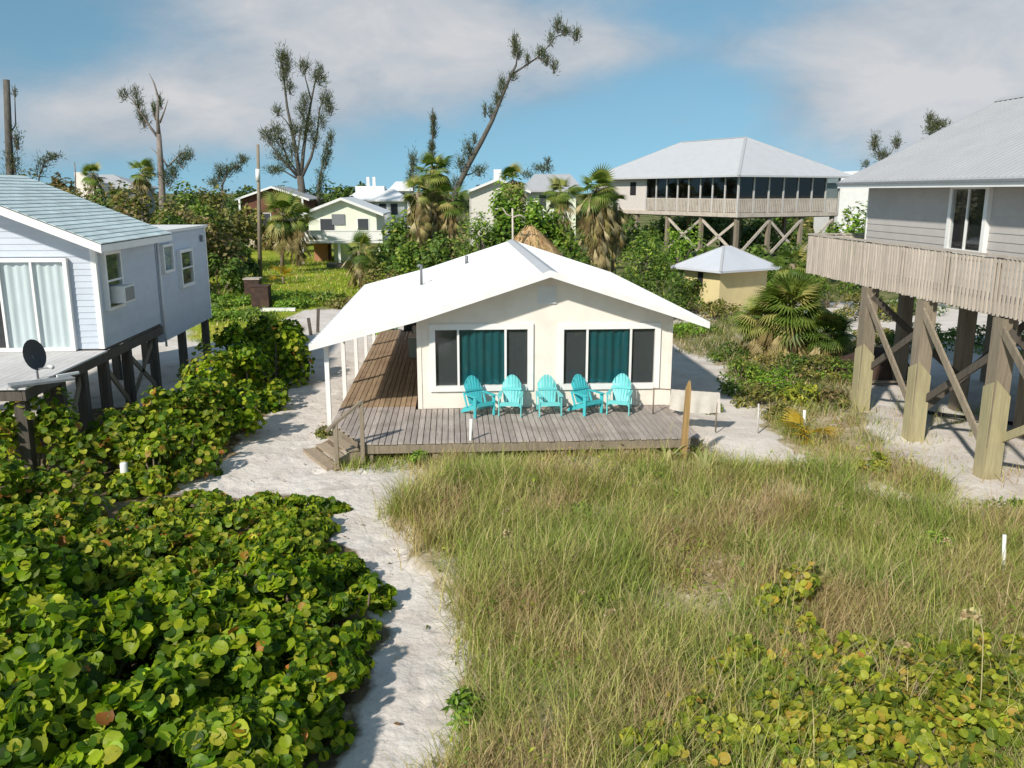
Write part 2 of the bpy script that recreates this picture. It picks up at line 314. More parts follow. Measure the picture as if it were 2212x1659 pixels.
PITS = np.stack([rng.uniform(-7, 6.5, 2600), rng.uniform(6.5, 32, 2600)], 1); PA = rng.uniform(.015, .05, 2600); PS = rng.uniform(.07, .16, 2600)
def gz(x, y):
    x = np.asarray(x, float); y = np.asarray(y, float)
    near = np.exp(-np.maximum(np.hypot(x-1, y-15)-16, 0)/8)
    z = near*(.035*wob(x, y, 3.0)+.02*wob(x+31, y, 1.1))
    d = inpoly(x, y, DUNE); z = z+np.where(d & (y < 18.2), .10+.07*wob(x, y, 2.2), 0)
    return z-.03
def pits(X, Y, Z):
    for (px_, py_), a, s in zip(PITS, PA, PS):
        i0, i1 = np.searchsorted(XS, [px_-.4, px_+.4]); j0, j1 = np.searchsorted(YS, [py_-.4, py_+.4])
        if i1 <= i0 or j1 <= j0: continue
        sx = X[j0:j1, i0:i1]-px_; sy = Y[j0:j1, i0:i1]-py_; r2 = (sx*sx+sy*sy)/(s*s)
        Z[j0:j1, i0:i1] += a*(-np.exp(-r2)+.55*np.exp(-(np.sqrt(r2)-1.35)**2*5))
XS = np.concatenate([-np.geomspace(3000, 45, 22), np.arange(-44, -9, .9), np.arange(-9, 9, .11), np.arange(9, 20, .35), np.arange(20, 45, 1.2), np.geomspace(46, 3000, 22)])
YS = np.concatenate([-np.geomspace(400, 3, 12), np.arange(0, 6.5, .6), np.arange(6.5, 31, .11), np.arange(31, 80, .6), np.geomspace(81, 4000, 26)])
GX, GY = np.meshgrid(XS, YS); GZ = gz(GX, GY)
pits(GX, GY, GZ)
GZ[(GX > -1.2) & (GX < 5.9) & (GY > 19.4) & (GY < 34.5)] -= .25      # hollow under the beach house
lit, lawn, grape, scrub, beach = zones(GX, GY)
ny, nx = GX.shape
idx = np.arange(ny*nx).reshape(ny, nx)
quads = np.stack([idx[:-1, :-1], idx[:-1, 1:], idx[1:, 1:], idx[1:, :-1]], -1).reshape(-1, 4)
me = bpy.data.meshes.new('ground'); me.vertices.add(nx*ny); me.vertices.foreach_set('co', np.stack([GX, GY, GZ], -1).astype(np.float32).ravel())
me.loops.add(quads.size); me.loops.foreach_set('vertex_index', quads.astype(np.int32).ravel()); me.polygons.add(len(quads))
me.polygons.foreach_set('loop_start', np.arange(0, quads.size, 4, dtype=np.int32)); me.polygons.foreach_set('loop_total', np.full(len(quads), 4, np.int32)); me.polygons.foreach_set('use_smooth', np.ones(len(quads), bool))
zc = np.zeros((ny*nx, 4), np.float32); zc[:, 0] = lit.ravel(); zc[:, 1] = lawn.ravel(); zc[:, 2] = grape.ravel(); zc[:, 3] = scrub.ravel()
# soften the zone edges a little, grid cell by grid cell
zz = zc.reshape(ny, nx, 4)
for _ in range(2): zz[1:-1, 1:-1] = (zz[1:-1, 1:-1]*2+zz[:-2, 1:-1]+zz[2:, 1:-1]+zz[1:-1, :-2]+zz[1:-1, 2:])/6
at = me.color_attributes.new('zone', 'FLOAT_COLOR', 'POINT'); at.data.foreach_set('color', zz.reshape(-1, 4).ravel()); me.update(calc_edges=True)
gm = bpy.data.materials.new('sand_and_soil'); gm.use_nodes = True; N, L = gm.node_tree.nodes, gm.node_tree.links; bs = N['Principled BSDF']; bs.inputs['Roughness'].default_value = .95; bs.inputs['Specular IOR Level'].default_value = .1
tcn = N.new('ShaderNodeTexCoord')
def gnoise(s, d=6, r=.6):
    n = N.new('ShaderNodeTexNoise'); n.inputs['Scale'].default_value = s; n.inputs['Detail'].default_value = d; n.inputs['Roughness'].default_value = r; L.new(tcn.outputs['Object'], n.inputs[0]); return n.outputs[0]
def gramp(src, stops):
    c = N.new('ShaderNodeValToRGB'); L.new(src, c.inputs[0]); e = c.color_ramp.elements
    while len(e) < len(stops): e.new(1)
    for i, (p, k) in enumerate(stops): e[i].position = p; e[i].color = (*k, 1)
    return c.outputs[0]
def gmix(f, a, b):
    m = N.new('ShaderNodeMix'); m.data_type = 'RGBA'; L.new(f, m.inputs[0]); L.new(a, m.inputs[6]); L.new(b, m.inputs[7]); return m.outputs[2]
def gmath(op, a, b):
    m = N.new('ShaderNodeMath'); m.operation = op; m.use_clamp = True
    for i, v in enumerate((a, b)):
        if isinstance(v, (int, float)): m.inputs[i].default_value = v
        else: L.new(v, m.inputs[i])
    return m.outputs[0]
sand = gramp(gnoise(1.1), [(.3, (.54, .475, .42)), (.5, (.65, .59, .535)), (.7, (.72, .665, .61))])
speck = gramp(gnoise(26, 4, .7), [(.30, (.25, .2, .16)), (.40, (1, 1, 1)), (.8, (1.0, 1.0, 1.0))])
mu = N.new('ShaderNodeMix'); mu.data_type = 'RGBA'; mu.blend_type = 'MULTIPLY'; mu.inputs[0].default_value = .6; L.new(sand, mu.inputs[6]); L.new(speck, mu.inputs[7]); sand = mu.outputs[2]
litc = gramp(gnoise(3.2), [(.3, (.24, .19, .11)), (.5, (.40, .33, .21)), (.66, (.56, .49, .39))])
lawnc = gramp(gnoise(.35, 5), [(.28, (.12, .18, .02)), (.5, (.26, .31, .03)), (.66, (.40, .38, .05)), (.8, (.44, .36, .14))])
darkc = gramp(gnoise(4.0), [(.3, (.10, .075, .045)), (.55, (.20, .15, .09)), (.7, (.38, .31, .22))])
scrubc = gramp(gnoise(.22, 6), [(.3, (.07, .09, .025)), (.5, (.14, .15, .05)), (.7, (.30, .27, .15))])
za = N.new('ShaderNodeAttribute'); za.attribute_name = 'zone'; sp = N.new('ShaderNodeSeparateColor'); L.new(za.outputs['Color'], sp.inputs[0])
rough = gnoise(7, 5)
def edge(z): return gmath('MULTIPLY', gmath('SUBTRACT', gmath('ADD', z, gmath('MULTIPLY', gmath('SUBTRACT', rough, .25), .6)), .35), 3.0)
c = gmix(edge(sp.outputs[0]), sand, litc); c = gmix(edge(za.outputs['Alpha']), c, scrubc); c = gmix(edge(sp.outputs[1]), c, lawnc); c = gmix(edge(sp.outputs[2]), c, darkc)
L.new(c, bs.inputs['Base Color'])
bp = N.new('ShaderNodeBump'); bp.inputs['Strength'].default_value = .55; bp.inputs['Distance'].default_value = .05
hs = N.new('ShaderNodeMath'); hs.operation = 'MULTIPLY_ADD'; L.new(gnoise(9, 5, .55), hs.inputs[0]); hs.inputs[1].default_value = 1.0; L.new(gnoise(3, 3), hs.inputs[2]); L.new(hs.outputs[0], bp.inputs['Height']); L.new(bp.outputs[0], bs.inputs['Normal'])
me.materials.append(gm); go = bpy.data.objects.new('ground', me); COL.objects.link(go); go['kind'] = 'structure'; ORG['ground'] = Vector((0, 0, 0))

# ---------------------------------------------------------------- building helpers
def wallpt(ax, c, u, z, out=0.0):
    """ax 'y': wall plane y=c facing -y (u = x).  ax 'x+': plane x=c facing +x (u = y).  ax 'x-': facing -x."""
    if ax == 'y': return (u, c-out, z)
    if ax == 'x+': return (c+out, u, z)
    return (c-out, u, z)
def wbox(mb, ax, c, u0, u1, z0, z1, o0, o1):
    a = wallpt(ax, c, u0, z0, o0); b = wallpt(ax, c, u1, z1, o1); return mb.box(*a, *b)
def clapboards(wall, ax, c, u0, u1, z0, z1, pitch, material, openings=(), top=None):
    """lap siding, board by board; top(z) -> (u0,u1) limits the boards under a gable"""
    n = 0; z = z0
    while z < z1-.02:
        zt = min(z+pitch, z1); a, b = (u0, u1) if top is None else top(zt)
        a, b = max(a, u0), min(b, u1); zm = (z+zt)/2
        segs = [(a, b)] if b-a > .08 else []
        for (p, q, r, s) in openings:
            if r < zm < s:
                nx_ = []
                for (e, f) in segs:
                    if q <= e or p >= f: nx_.append((e, f)); continue
                    if p-e > .05: nx_.append((e, p))
                    if f-q > .05: nx_.append((q, f))
                segs = nx_
        for (e, f) in segs:
            mb = MB(); zb = zt+.012
            P = [wallpt(ax, c, e, z, .012), wallpt(ax, c, e, z, .034), wallpt(ax, c, e, zb, .018), wallpt(ax, c, e, zb, .004)]
            d = V3(wallpt(ax, c, f, z, .012))-V3(P[0]); mb.prism(P, d).build('clapboard', material, wall); n += 1
        z = zt
    return n
def window(parent, ax, c, u0, u1, z0, z1, bars, trim=.1, name='window', mframe=None, panes=None, sash_h=False, label=None, bk=.002):
    """trim with one pane (and what hangs behind it) between each pair of bars. panes: list of backing materials"""
    mframe = mframe or M['white']; mb = MB()
    wbox(mb, ax, c, u0-trim, u0, z0-trim, z1+trim, bk, .055); wbox(mb, ax, c, u1, u1+trim, z0-trim, z1+trim, bk, .055)
    wbox(mb, ax, c, u0+.001, u1-.001, z1, z1+trim, bk+.001, .052); wbox(mb, ax, c, u0+.001, u1-.001, z0-trim, z0, bk+.001, .062)
    w = mb.build(name, mframe, parent, label)
    us = [u0]+list(bars)+[u1]
    for b in bars: wbox(MB(), ax, c, b-.028, b+.028, z0-.0, z1+.0, .0, .045).build('mullion', mframe, w)
    if sash_h: wbox(MB(), ax, c, u0, u1, (z0+z1)/2-.025, (z0+z1)/2+.025, .0, .04).build('meeting_rail', mframe, w)
    for i in range(len(us)-1):
        a, b = us[i]+.03, us[i+1]-.03
        wbox(MB(), ax, c, a-.02, b+.02, z0, z1, .012, .018).build('pane', M['glass'], w)
        mm = panes[i] if panes else M['dark']
        mb = MB(); nf = max(4, int((b-a)/.035)); vs = []; fs = []
        for k in range(nf+1):
            u = a-.025+(b-a+.05)*k/nf; o = -.05+(.022*math.sin(k*1.15+i)+.012*math.sin(k*.53) if mm in (M['curtain_teal'], M['curtain_white']) else 0)
            vs += [wallpt(ax, c, u, z0-.01, o), wallpt(ax, c, u, z1+.01, o)]
        for k in range(nf): fs.append((2*k, 2*k+2, 2*k+3, 2*k+1))
        mb.add(vs, fs, True).build('curtain' if mm in (M['curtain_teal'], M['curtain_white']) else 'screen_or_dim_backing', mm, w)  # near-black backings paint an unlit room behind the glass
    return w
def slab(mb, quad, th):
    """sloping roof slab: four top corners, thickness downwards"""
    return mb.prism(quad, (0, 0, -th))
def ribs(mb, a0, a1, b0, b1, step, w=.035, h=.03, skip=.1):
    """raised seams from the edge a0-a1 to the edge b0-b1"""
    a0, a1, b0, b1 = map(V3, (a0, a1, b0, b1)); n = max(2, int((a1-a0).length/step))
    nrm = (b0-a0).cross(a1-a0).normalized()
    if nrm.z < 0: nrm = -nrm
    for k in range(1, n):
        t = k/n; p = a0.lerp(a1, t)+nrm*h*.5; q = b0.lerp(b1, t)+nrm*h*.5
        if (q-p).length > .1: mb.beam(p, q, w, h, nrm)

# ---------------------------------------------------------------- cream beach house
HX0, HX1, HY0, HY1, HB = -.93, 5.68, 21.7, 34.4, .45
RX, RZ, RY0, RY1 = 2.40, 4.06, 21.0, 35.0
def rz_house(x): return RZ-.325*abs(x-RX) if x > HX0 else RZ-.325*(RX-HX0)-.26*(HX0-x)
house = thing('beach_house', 'single storey cream beach house with low white gable roof and five turquoise chairs in front', 'house', (RX, HY0, 0))
WIN = [(-.47, 1.90, 1.06, 2.52, (.115, 1.33)), (2.84, 5.22, 1.06, 2.50, (3.45, 4.59))]
# front wall, built round the two window openings
th = .12; yf, yb = HY0, HY0+th
mb = MB(); cuts = [HX0, -.47, 1.90, 2.84, 5.22, HX1]
for i in range(5):
    a, b = cuts[i], cuts[i+1]; op = i in (1, 3)
    def top(x): return rz_house(x)-.17
    if op:
        mb.prism([(a, yf, HB), (b, yf, HB), (b, yf, 1.06), (a, yf, 1.06)], (0, th, 0)); z0 = 2.52 if i == 1 else 2.50
    else: z0 = HB
    P = [(a, yf, z0), (b, yf, z0), (b, yf, top(b))]
    if a < RX < b: P.append((RX, yf, top(RX)))
    mb.prism(P+[(a, yf, top(a))], (0, th, 0))
fw_ = mb.build('front_wall', M['cream'], house)
mb = MB(); mb.box(HX0, HY0+th, HB, HX0+th, HY1, 2.72); mb.box(HX1-th, HY0+th, HB, HX1, HY1, 2.72); mb.box(HX0+th, HY1-th, HB, HX1-th, HY1, 2.7)
mb.build('side_wall', M['cream'], house)
mb = MB(); mb.box(HX0+.14, HY0+.5, HB+.02, HX1-.14, HY0+.56, 2.6); mb.build('dim_room_backing', M['dark'], house)  # near-black sheet stands in for the dim room behind the front windows
for (a, b, z0, z1, bars) in WIN: window(house, 'y', HY0, a, b, z0, z1, bars, .15, panes=[M['screen_dark'], M['curtain_teal'], M['screen_dark']])
for x in (HX0-.012, HX1-.1): MB().box(x, HY0-.022, HB, x+.112, HY0-.002, rz_house(x+.05)-.19).build('corner_trim', M['cream'], house)
mb = MB(); mb.box(2.16, HY0-.03, 3.16, 2.64, HY0-.002, 3.62)
v = mb.build('gable_vent', M['white'], house)
for k in range(7): MB().beam((2.19, HY0-.045, 3.20+k*.06), (2.61, HY0-.045, 3.20+k*.06), .02, .045).build('louvre', M['white'], v)
# roof: right slope, left slope, lower porch slope
xl, xr = -3.52, 6.42
mb = MB()
K = [(xl, rz_house(xl)), (HX0, rz_house(HX0)), (RX, RZ), (xr, rz_house(xr))]
mb.prism([(x, RY0, z) for x, z in K]+[(x, RY0, z-.10) for x, z in reversed(K)], (0, RY1-RY0, 0))
roof = mb.build('roof', M['white_roof'], house)
mb = MB()
for (a, b) in ((0, 1), (1, 2), (2, 3)):
    p, q = K[a], K[b]; y = RY0+.3
    while y < RY1:
        mb.beam((p[0], y, p[1]+.008), (q[0], y, q[1]+.008), .03, .018); y += .305
mb.build('seam', M['white_roof'], roof)['kind'] = 'stuff'
mb = MB(); mb.prism([(RX-.2, RY0-.03, RZ-.045), (RX, RY0-.03, RZ+.03), (RX+.2, RY0-.03, RZ-.045), (RX, RY0-.03, RZ+.004)], (0, RY1-RY0+.06, 0)); mb.build('ridge_cap', M['ridge_white'], roof)
mb = MB()
for (a, b) in ((0, 1), (1, 2), (2, 3)):
    p, q = K[a], K[b]; mb.prism([(p[0], RY0-.035, p[1]+.015), (q[0], RY0-.035, q[1]+.015), (q[0], RY0-.035, q[1]-.15), (p[0], RY0-.035, p[1]-.15)], (0, .03, 0))
mb.box(xl-.025, RY0-.036, K[0][1]-.15, xl-.003, RY1, K[0][1]+.012); mb.box(xr+.003, RY0-.036, K[3][1]-.15, xr+.025, RY1, K[3][1]+.012)
mb.build('fascia', M['white'], roof)
mb = MB()
for (a, b) in ((0, 1), (2, 3), (1, 2)):
    p, q = K[a], K[b]; mb.prism([(p[0], RY0+.01, p[1]-.105), (q[0], RY0+.01, q[1]-.105), (q[0], RY0+.01, q[1]-.125), (p[0], RY0+.01, p[1]-.125)], (0, HY0-RY0-.02 if a else RY1-RY0-.02, 0))
mb.build('soffit', M['soffit'], roof)
pv = ay(910, 597, 28.5); px_, py_ = pv[0], 28.5
MB().tube([(px_, py_, rz_house(px_)-.02), (px_, py_, rz_house(px_)+.55), (px_+.02, py_, rz_house(px_)+.62), (px_-.05, py_-.02, rz_house(px_)+.66), (px_-.11, py_-.03, rz_house(px_)+.6)], .045).build('vent_pipe', M['metal_grey'], roof)
pv = ay(1008, 568, 31.0); MB().tube([(pv[0], 31, rz_house(pv[0])-.02), (pv[0], 31, rz_house(pv[0])+.28)], .06).build('vent_pipe', M['metal_grey'], roof)
for y in (21.45, 24.7, 27.9, 31.1, 34.3):
    pp = MB().box(-3.25, y-.055, -.1, -3.14, y+.055, rz_house(-3.2)-.12).build('porch_post', M['white'], house)
MB().box(-3.27, 21.3, rz_house(-3.2)-.24, -3.12, 34.6, rz_house(-3.2)-.13).build('porch_beam', M['white'], house)
MB().box(-2.0, 34.45, .46, -.95, 34.52, 2.5).build('porch_end_screen', M['screen_dark'], house)
# what stands in the dim porch
sk = thing('wall_sink', 'white outdoor wash basin with red brown splashback under the porch roof', 'sink', (-.94, 30.2, 1.25))
mb = MB(); P = [(-.96, 29.85, 1.28), (-1.45, 29.85, 1.28), (-1.38, 29.9, 1.06), (-.96, 29.9, 1.06)]; mb.prism(P, (0, .75, 0)); mb.build('basin', M['plastic_white'], sk)
MB().box(-1.0, 29.7, 1.36, -.95, 30.8, 1.9).build('splashback', M['brownwall'], sk)
MB().tube([(-.98, 30.2, 1.3), (-1.02, 30.2, 1.52), (-1.14, 30.2, 1.55), (-1.2, 30.2, 1.48)], .018).build('tap', M['metal_grey'], sk)
cb = thing('storage_cabinet', 'pale grey green storage cabinet against the house wall on the porch', 'cabinet', (-1.2, 29.0, .45))
MB().box(-1.5, 28.7, .47, -.97, 29.4, 1.15).build('body', mat('cabinet_paint', (.40, .44, .40), .6, .1), cb)
MB().box(-1.53, 28.67, 1.15, -.96, 29.43, 1.19).build('top', M['plastic_white'], cb)
for k in (0, 1): MB().box(-1.525, 28.73+k*.34, .52, -1.505, 29.03+k*.34, 1.12).build('door', mat('cabinet_door', (.46, .5, .46), .6, .1), cb)

# ---------------------------------------------------------------- wooden deck with chamfered corner steps
deck = thing('wooden_deck', 'grey weathered timber deck wrapping the front and porch side of the cream house', 'deck', (2, 18.7, 0))
DX0, DX1, DYF = -3.0, 5.62, 18.62
A_, B_ = (-3.0, 20.45), (-2.05, 18.62)
pw = .142; x = DX0+pw/2; k = 0
while x < DX1:
    yf = DYF if x > B_[0] else B_[1]+(A_[1]-B_[1])*(B_[0]-x)/(B_[0]-A_[0])
    yf += random.uniform(-.015, .02); w = pw/2-.009; dz = random.uniform(-.004, .004)
    yj = 21.66 if x > HX0-.05 else 21.95+random.uniform(-.02, .02)
    MB().box(x-w, yf, .412+dz, x+w, yj, .45+dz).build('plank', M['deck'], deck)
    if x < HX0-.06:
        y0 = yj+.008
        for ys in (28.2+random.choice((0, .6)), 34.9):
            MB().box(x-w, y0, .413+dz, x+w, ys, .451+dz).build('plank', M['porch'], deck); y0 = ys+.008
    x += pw
mb = MB(); mb.beam((B_[0]+.03, DYF+.045, .30), (DX1-.02, DYF+.045, .30), .045, .20); mb.beam((A_[0]+.07, A_[1]+.02, .30), (B_[0]+.05, B_[1]+.06, .30), .045, .20)
mb.beam((DX0+.03, A_[1]+.05, .30), (DX0+.03, 34.8, .30), .045, .20); mb.beam((DX1-.03, DYF+.07, .30), (DX1-.03, 21.6, .30), .045, .20)
mb.build('rim_joist', M['wood_grey'], deck)
for xx in np.linspace(-1.9, 5.4, 6):
    MB().box(xx-.05, DYF+.08, -.15, xx+.05, DYF+.18, .4).build('deck_post', M['wood_grey'], deck)
ea = Vector((A_[0]-B_[0], A_[1]-B_[1], 0)).normalized(); on = Vector((-.888, -.46, 0)); on = (on-ea*on.dot(ea)).normalized()
B3 = Vector((B_[0], B_[1], 0)); sw = 1.35
def stp(t, o, z): q = B3+ea*t+on*o; return (q.x, q.y, z)
for i, (o, z) in enumerate(((.20, .30), (.48, .16))):
    for s_ in (0, 1):
        oo = o-.135+s_*.14; mb = MB(); mb.prism([stp(.12, oo, z-.035), stp(.12+sw, oo, z-.035), stp(.12+sw, oo+.13, z-.035), stp(.12, oo+.13, z-.035)], (0, 0, .035)); mb.build('tread', M['wood_step'], deck)
for t in (.14, .14+sw-.05):
    mb = MB(); mb.prism([stp(t, .0, -.1), stp(t, .0, .26), stp(t, .22, .26), stp(t, .62, .10), stp(t, .72, -.1)], tuple(ea*.045)); mb.build('stringer', M['wood_step'], deck)
for s_ in range(2):
    mb = MB(); oo = .60+s_*.15; mb.prism([stp(-.05, oo, -.03), stp(1.6, oo, -.03), stp(1.6, oo+.14, -.03), stp(-.05, oo+.14, -.03)], (0, 0, .075)); mb.build('landing_plank', M['wood_step'], deck)
n1, n2 = stp(.04, .0, 0), stp(.04, .62, 0)
MB().beam((n1[0], n1[1]-.05, -.1), (n1[0], n1[1]-.05, 1.42), .09, .09).build('newel_post', M['wood_grey'], deck)
MB().beam((n2[0], n2[1], -.1), (n2[0], n2[1], 1.0), .09, .09).build('newel_post', M['wood_grey'], deck)
r1 = Vector((n1[0], n1[1]-.05, 1.42)); r2 = Vector((n2[0], n2[1], 1.0)); r3 = r2+(r2-r1)*.35
MB().beam(r1-(r2-r1)*.06, r3, .11, .05).build('handrail', M['wood_grey'], deck)
# ---------------------------------------------------------------- blue house on piles (left)
bh = thing('blue_house', 'pale blue clapboard house on dark piles with pale teal shingle roof', 'house', (-11, 23.8, 0))
BX, BY0, BY1, BF, BT = -8.7, 21.7, 26.0, 2.14, 4.66
BRX, BRZ, BEX = -12.0, 6.33, -8.2
def rz_blue(x): return BRZ-.41*abs(x-BRX)
ZW = rz_blue(BX)-.16
# front wall: backing, boards, glass door
mb = MB(); y = BY0+.02
mb.prism([(-15.3, y, BF), (BX-.02, y, BF), (BX-.02, y, ZW), (BRX, y, rz_blue(BRX)-.2), (-15.3, y, rz_blue(-15.3)-.2)], (0, .1, 0))
wf = mb.build('front_wall', M['blue_siding'], bh)
def gtop(zt):
    h = (BRZ-.2-zt)/.41; return (BRX-h, BRX+h)
clapboards(wf, 'y', BY0+.02, -12.6, BX-.09, BF, BRZ-.25, .152, M['blue_siding'], [(-12.7, -9.36, BF-.1, 4.40)], gtop)
mb = MB(); mb.box(BX-.02, BY0+.1, BF, BX-.1, BY1, ZW+.02); ws = mb.build('side_wall', M['blue_siding'], bh)
OPS = [(22.05, 23.0, 3.12, 4.42)]
clapboards(ws, 'x+', BX-.02, BY0+.08, BY1-.03, BF, ZW, .152, M['blue_siding'], [(21.97, 23.08, 3.04, 4.50)])
MB().box(BX-.10, BY0-.03, BF, BX+.025, BY0+.075, ZW).build('corner_trim', M['white'], bh)
# sliding door with white curtains
dz0, dz1 = 2.20, 4.30
window(bh, 'y', BY0-.09, -12.4, -9.42, dz0, dz1, (-11.7, -10.95, -10.18), .09, name='sliding_door', panes=[M['curtain_white'], M['dark'], M['curtain_white'], M['curtain_white']], bk=-.10)
window(bh, 'x+', BX+.075, 22.05, 22.98, 3.12, 4.42, (), .08, panes=[M['screen_dark']], sash_h=True, bk=-.09)
# annex
mb = MB(); mb.box(-12.5, 26.06, 1.54, BX-.02, 31.3, 4.74); an = mb.build('annex_wall', M['blue_siding'], bh)
clapboards(an, 'x+', BX-.02, 26.08, 31.28, 1.55, 4.68, .152, M['blue_siding'], [(26.37, 27.33, 3.57, 4.42), (27.98, 29.3, 2.98, 4.14)])
clapboards(an, 'y', 26.06, -9.3, BX-.02, 1.55, 2.1, .152, M['blue_siding'])
MB().box(-12.6, 26.02, 4.75, BX+.09, 31.42, 4.83).build('annex_roof', M['white'], bh)
MB().box(BX-.02, 31.2, 1.54, BX+.03, 31.31, 4.73).build('corner_trim', M['white'], bh)
window(bh, 'x+', BX+.075, 26.45, 27.25, 3.65, 4.34, (), .08, panes=[mat('frosted_pane', (.45, .5, .56), .6)], bk=-.09)
window(bh, 'x+', BX+.075, 28.07, 29.2, 3.06, 4.06, (), .1, panes=[M['screen_dark']], sash_h=True, bk=-.09)
MB().tube([(BX+.045, 26.16, 4.7), (BX+.045, 26.16, 1.4)], .035).build('downpipe', M['white'], bh)
MB().box(BX+.02, 30.6, 4.28, BX+.1, 30.72, 4.5).build('wall_lamp', M['metal_grey'], bh)
# roof with shingles
RYa, RYb = 20.85, 26.02
mb = MB(); K = [(-16.0, rz_blue(-16)), (BRX, BRZ), (BEX, rz_blue(BEX))]
mb.prism([(x, RYa, z) for x, z in K]+[(x, RYa, z-.10) for x, z in reversed(K)], (0, RYb-RYa, 0))
br = mb.build('roof', M['wood_dark'], bh)
sl_ = math.atan(.41); row = .215; L_ = (BEX-BRX)/math.cos(sl_); ncol = 6; sh = (RYb-RYa)/ncol
sm_ = MB(); sm_.add([(0, -.5, .006), (0, .5, .006), (-row*1.12, .5, .006), (-row*1.12, -.5, .006), (0, -.5, .028), (0, .5, .028), (-row*1.12, .5, .010), (-row*1.12, -.5, .010)],
                    [(0, 3, 2, 1), (4, 5, 6, 7), (0, 1, 5, 4), (1, 2, 6, 5), (2, 3, 7, 6), (3, 0, 4, 7)]); shm = sm_.mesh('shingle', M['shingle'])
nrow = int(L_/row)
for i in range(nrow+1):
    d = L_+.03-i*row; xx = BRX+d*math.cos(sl_); zz = BRZ-d*math.sin(sl_)
    off = (.5 if i % 2 else 0)*sh; yy = RYa-.02-off
    while yy < RYb-.02:
        a, b = max(yy, RYa-.02), min(yy+sh, RYb+.02)
        if b-a > .03: piece('shingle', shm, br, (xx, (a+b)/2, zz), (0, sl_, 0), (1, b-a-.012, 1))
        yy += sh
mb = MB()
mb.prism([(-16, RYa-.03, rz_blue(-16)-.02), (BRX, RYa-.03, BRZ-.02), (BEX+.02, RYa-.03, rz_blue(BEX)-.02), (BEX+.02, RYa-.03, rz_blue(BEX)-.22), (BRX, RYa-.03, BRZ-.22), (-16, RYa-.03, rz_blue(-16)-.22)], (0, .028, 0))
mb.box(BEX+.005, RYa, rz_blue(BEX)-.2, BEX+.03, RYb, rz_blue(BEX)-.03); mb.build('fascia', M['white'], br)
mb = MB(); mb.prism([(-16, RYa+.01, rz_blue(-16)-.105), (BRX, RYa+.01, BRZ-.105), (BEX, RYa+.01, rz_blue(BEX)-.105), (BEX, RYa+.01, rz_blue(BEX)-.13), (BRX, RYa+.01, BRZ-.13), (-16, RYa+.01, rz_blue(-16)-.13)], (0, RYb-RYa-.03, 0))
mb.build('soffit', M['white'], br)
# deck of the blue house
x = -8.62; 
while x > -12.9:
    MB().box(x-.17, 17.45, 2.06, x, 21.66, 2.10).build('deck_plank', M['deckw'], bh); x -= .178
mb = MB(); mb.box(-8.66, 17.5, 1.82, -8.72, 26.0, 2.055); mb.box(-12.9, 17.5, 1.82, -8.73, 17.56, 2.055); mb.build('rim_beam', M['wood_dark'], bh)
mb = MB(); mb.box(-12.8, 21.7, 2.06, -8.72, 25.98, 2.13); mb.build('floor_slab', M['wood_dark'], bh)
for (yy, zt) in ((17.7, 1.82), (19.4, 1.82), (20.6, 1.82), (21.9, 1.82), (23.5, 1.82), (25.6, 1.82), (28.3, 1.54), (31.0, 1.54)):
    for xx in (-8.85, -11.0):
        MB().box(xx-.11, yy-.11, -.2, xx+.11, yy+.11, zt).build('pile', M['wood_dark'], bh)
for (p, q) in (((-8.85, 21.9, 1.7), (-8.85, 23.5, .3)), ((-8.85, 23.5, 1.7), (-8.85, 25.6, .3)), ((-8.85, 25.6, 1.7), (-8.85, 23.7, .4)), ((-8.85, 20.6, 1.7), (-8.85, 19.4, .3))):
    MB().beam(p, q, .05, .14).build('brace', M['wood_grey'], bh)
ac = thing('window_air_conditioner', 'white window air conditioner jutting from the side window of the pale blue house', 'air conditioner', (BX+.2, 22.6, 3.18))
MB().box(BX-.05, 22.28, 3.2, BX+.42, 22.95, 3.62).build('casing', M['plastic_white'], ac)
gr = MB().box(BX+.43, 22.32, 3.24, BX+.421, 22.91, 3.58).build('grille', M['metal_grey'], ac)
MB().box(BX-.0, 22.98-.02, 3.23, BX+.36, 22.965, 3.59).build('side_grille', M['screen_dark'], ac)
# satellite dish
dp = Vector((-8.78, 18.35, 2.1)); dish = thing('satellite_dish', 'dark grey satellite dish on the deck corner of the pale blue house', 'satellite dish', dp)
mb = MB(); n = Vector((.88, -.42, .22)).normalized(); a = n.cross(Vector((0, 0, 1))).normalized(); b = a.cross(n); c0 = dp+Vector((.0, -.02, .52))
vs = [c0-n*.08]; fs = []; rr = [.12, .22, .30]
for r_ in rr:
    for k in range(20):
        t = k*math.pi/10; vs.append(c0-n*(.08-.08*(r_/.30)**2)+a*(math.cos(t)*r_*.9)+b*(math.sin(t)*r_*1.1))
for k in range(20):
    fs.append((0, 1+k, 1+(k+1) % 20))
    for q in (0, 1): fs.append((1+q*20+k, 1+(q+1)*20+k, 1+(q+1)*20+(k+1) % 20, 1+q*20+(k+1) % 20))
mb.add(vs, fs, True); mb.build('reflector', M['dish'], dish)
MB().tube([dp, dp+Vector((-.02, .03, .3)), c0-n*.1], .025).build('mast', M['metal_grey'], dish)
arm_e = c0+n*.42-b*.34
MB().tube([c0-n*.05-b*.3, arm_e], .014).build('feed_arm', M['metal_grey'], dish); MB().tube([arm_e, arm_e-n*.12+b*.05], [.045, .03]).build('receiver', M['plastic_white'], dish)
tp = thing('pallet_ramp', 'grey boards lying across the deck corner beside the satellite dish', 'boards', (-8.6, 17.9, 2.1))
MB().beam((-8.95, 17.5, 2.14), (-8.0, 18.2, 2.14), .34, .05).build('board', M['metal_grey'], tp); MB().beam((-8.3, 18.15, 2.19), (-8.0, 18.5, 2.19), .05, .05).build('cleat', M['plastic_white'], tp)

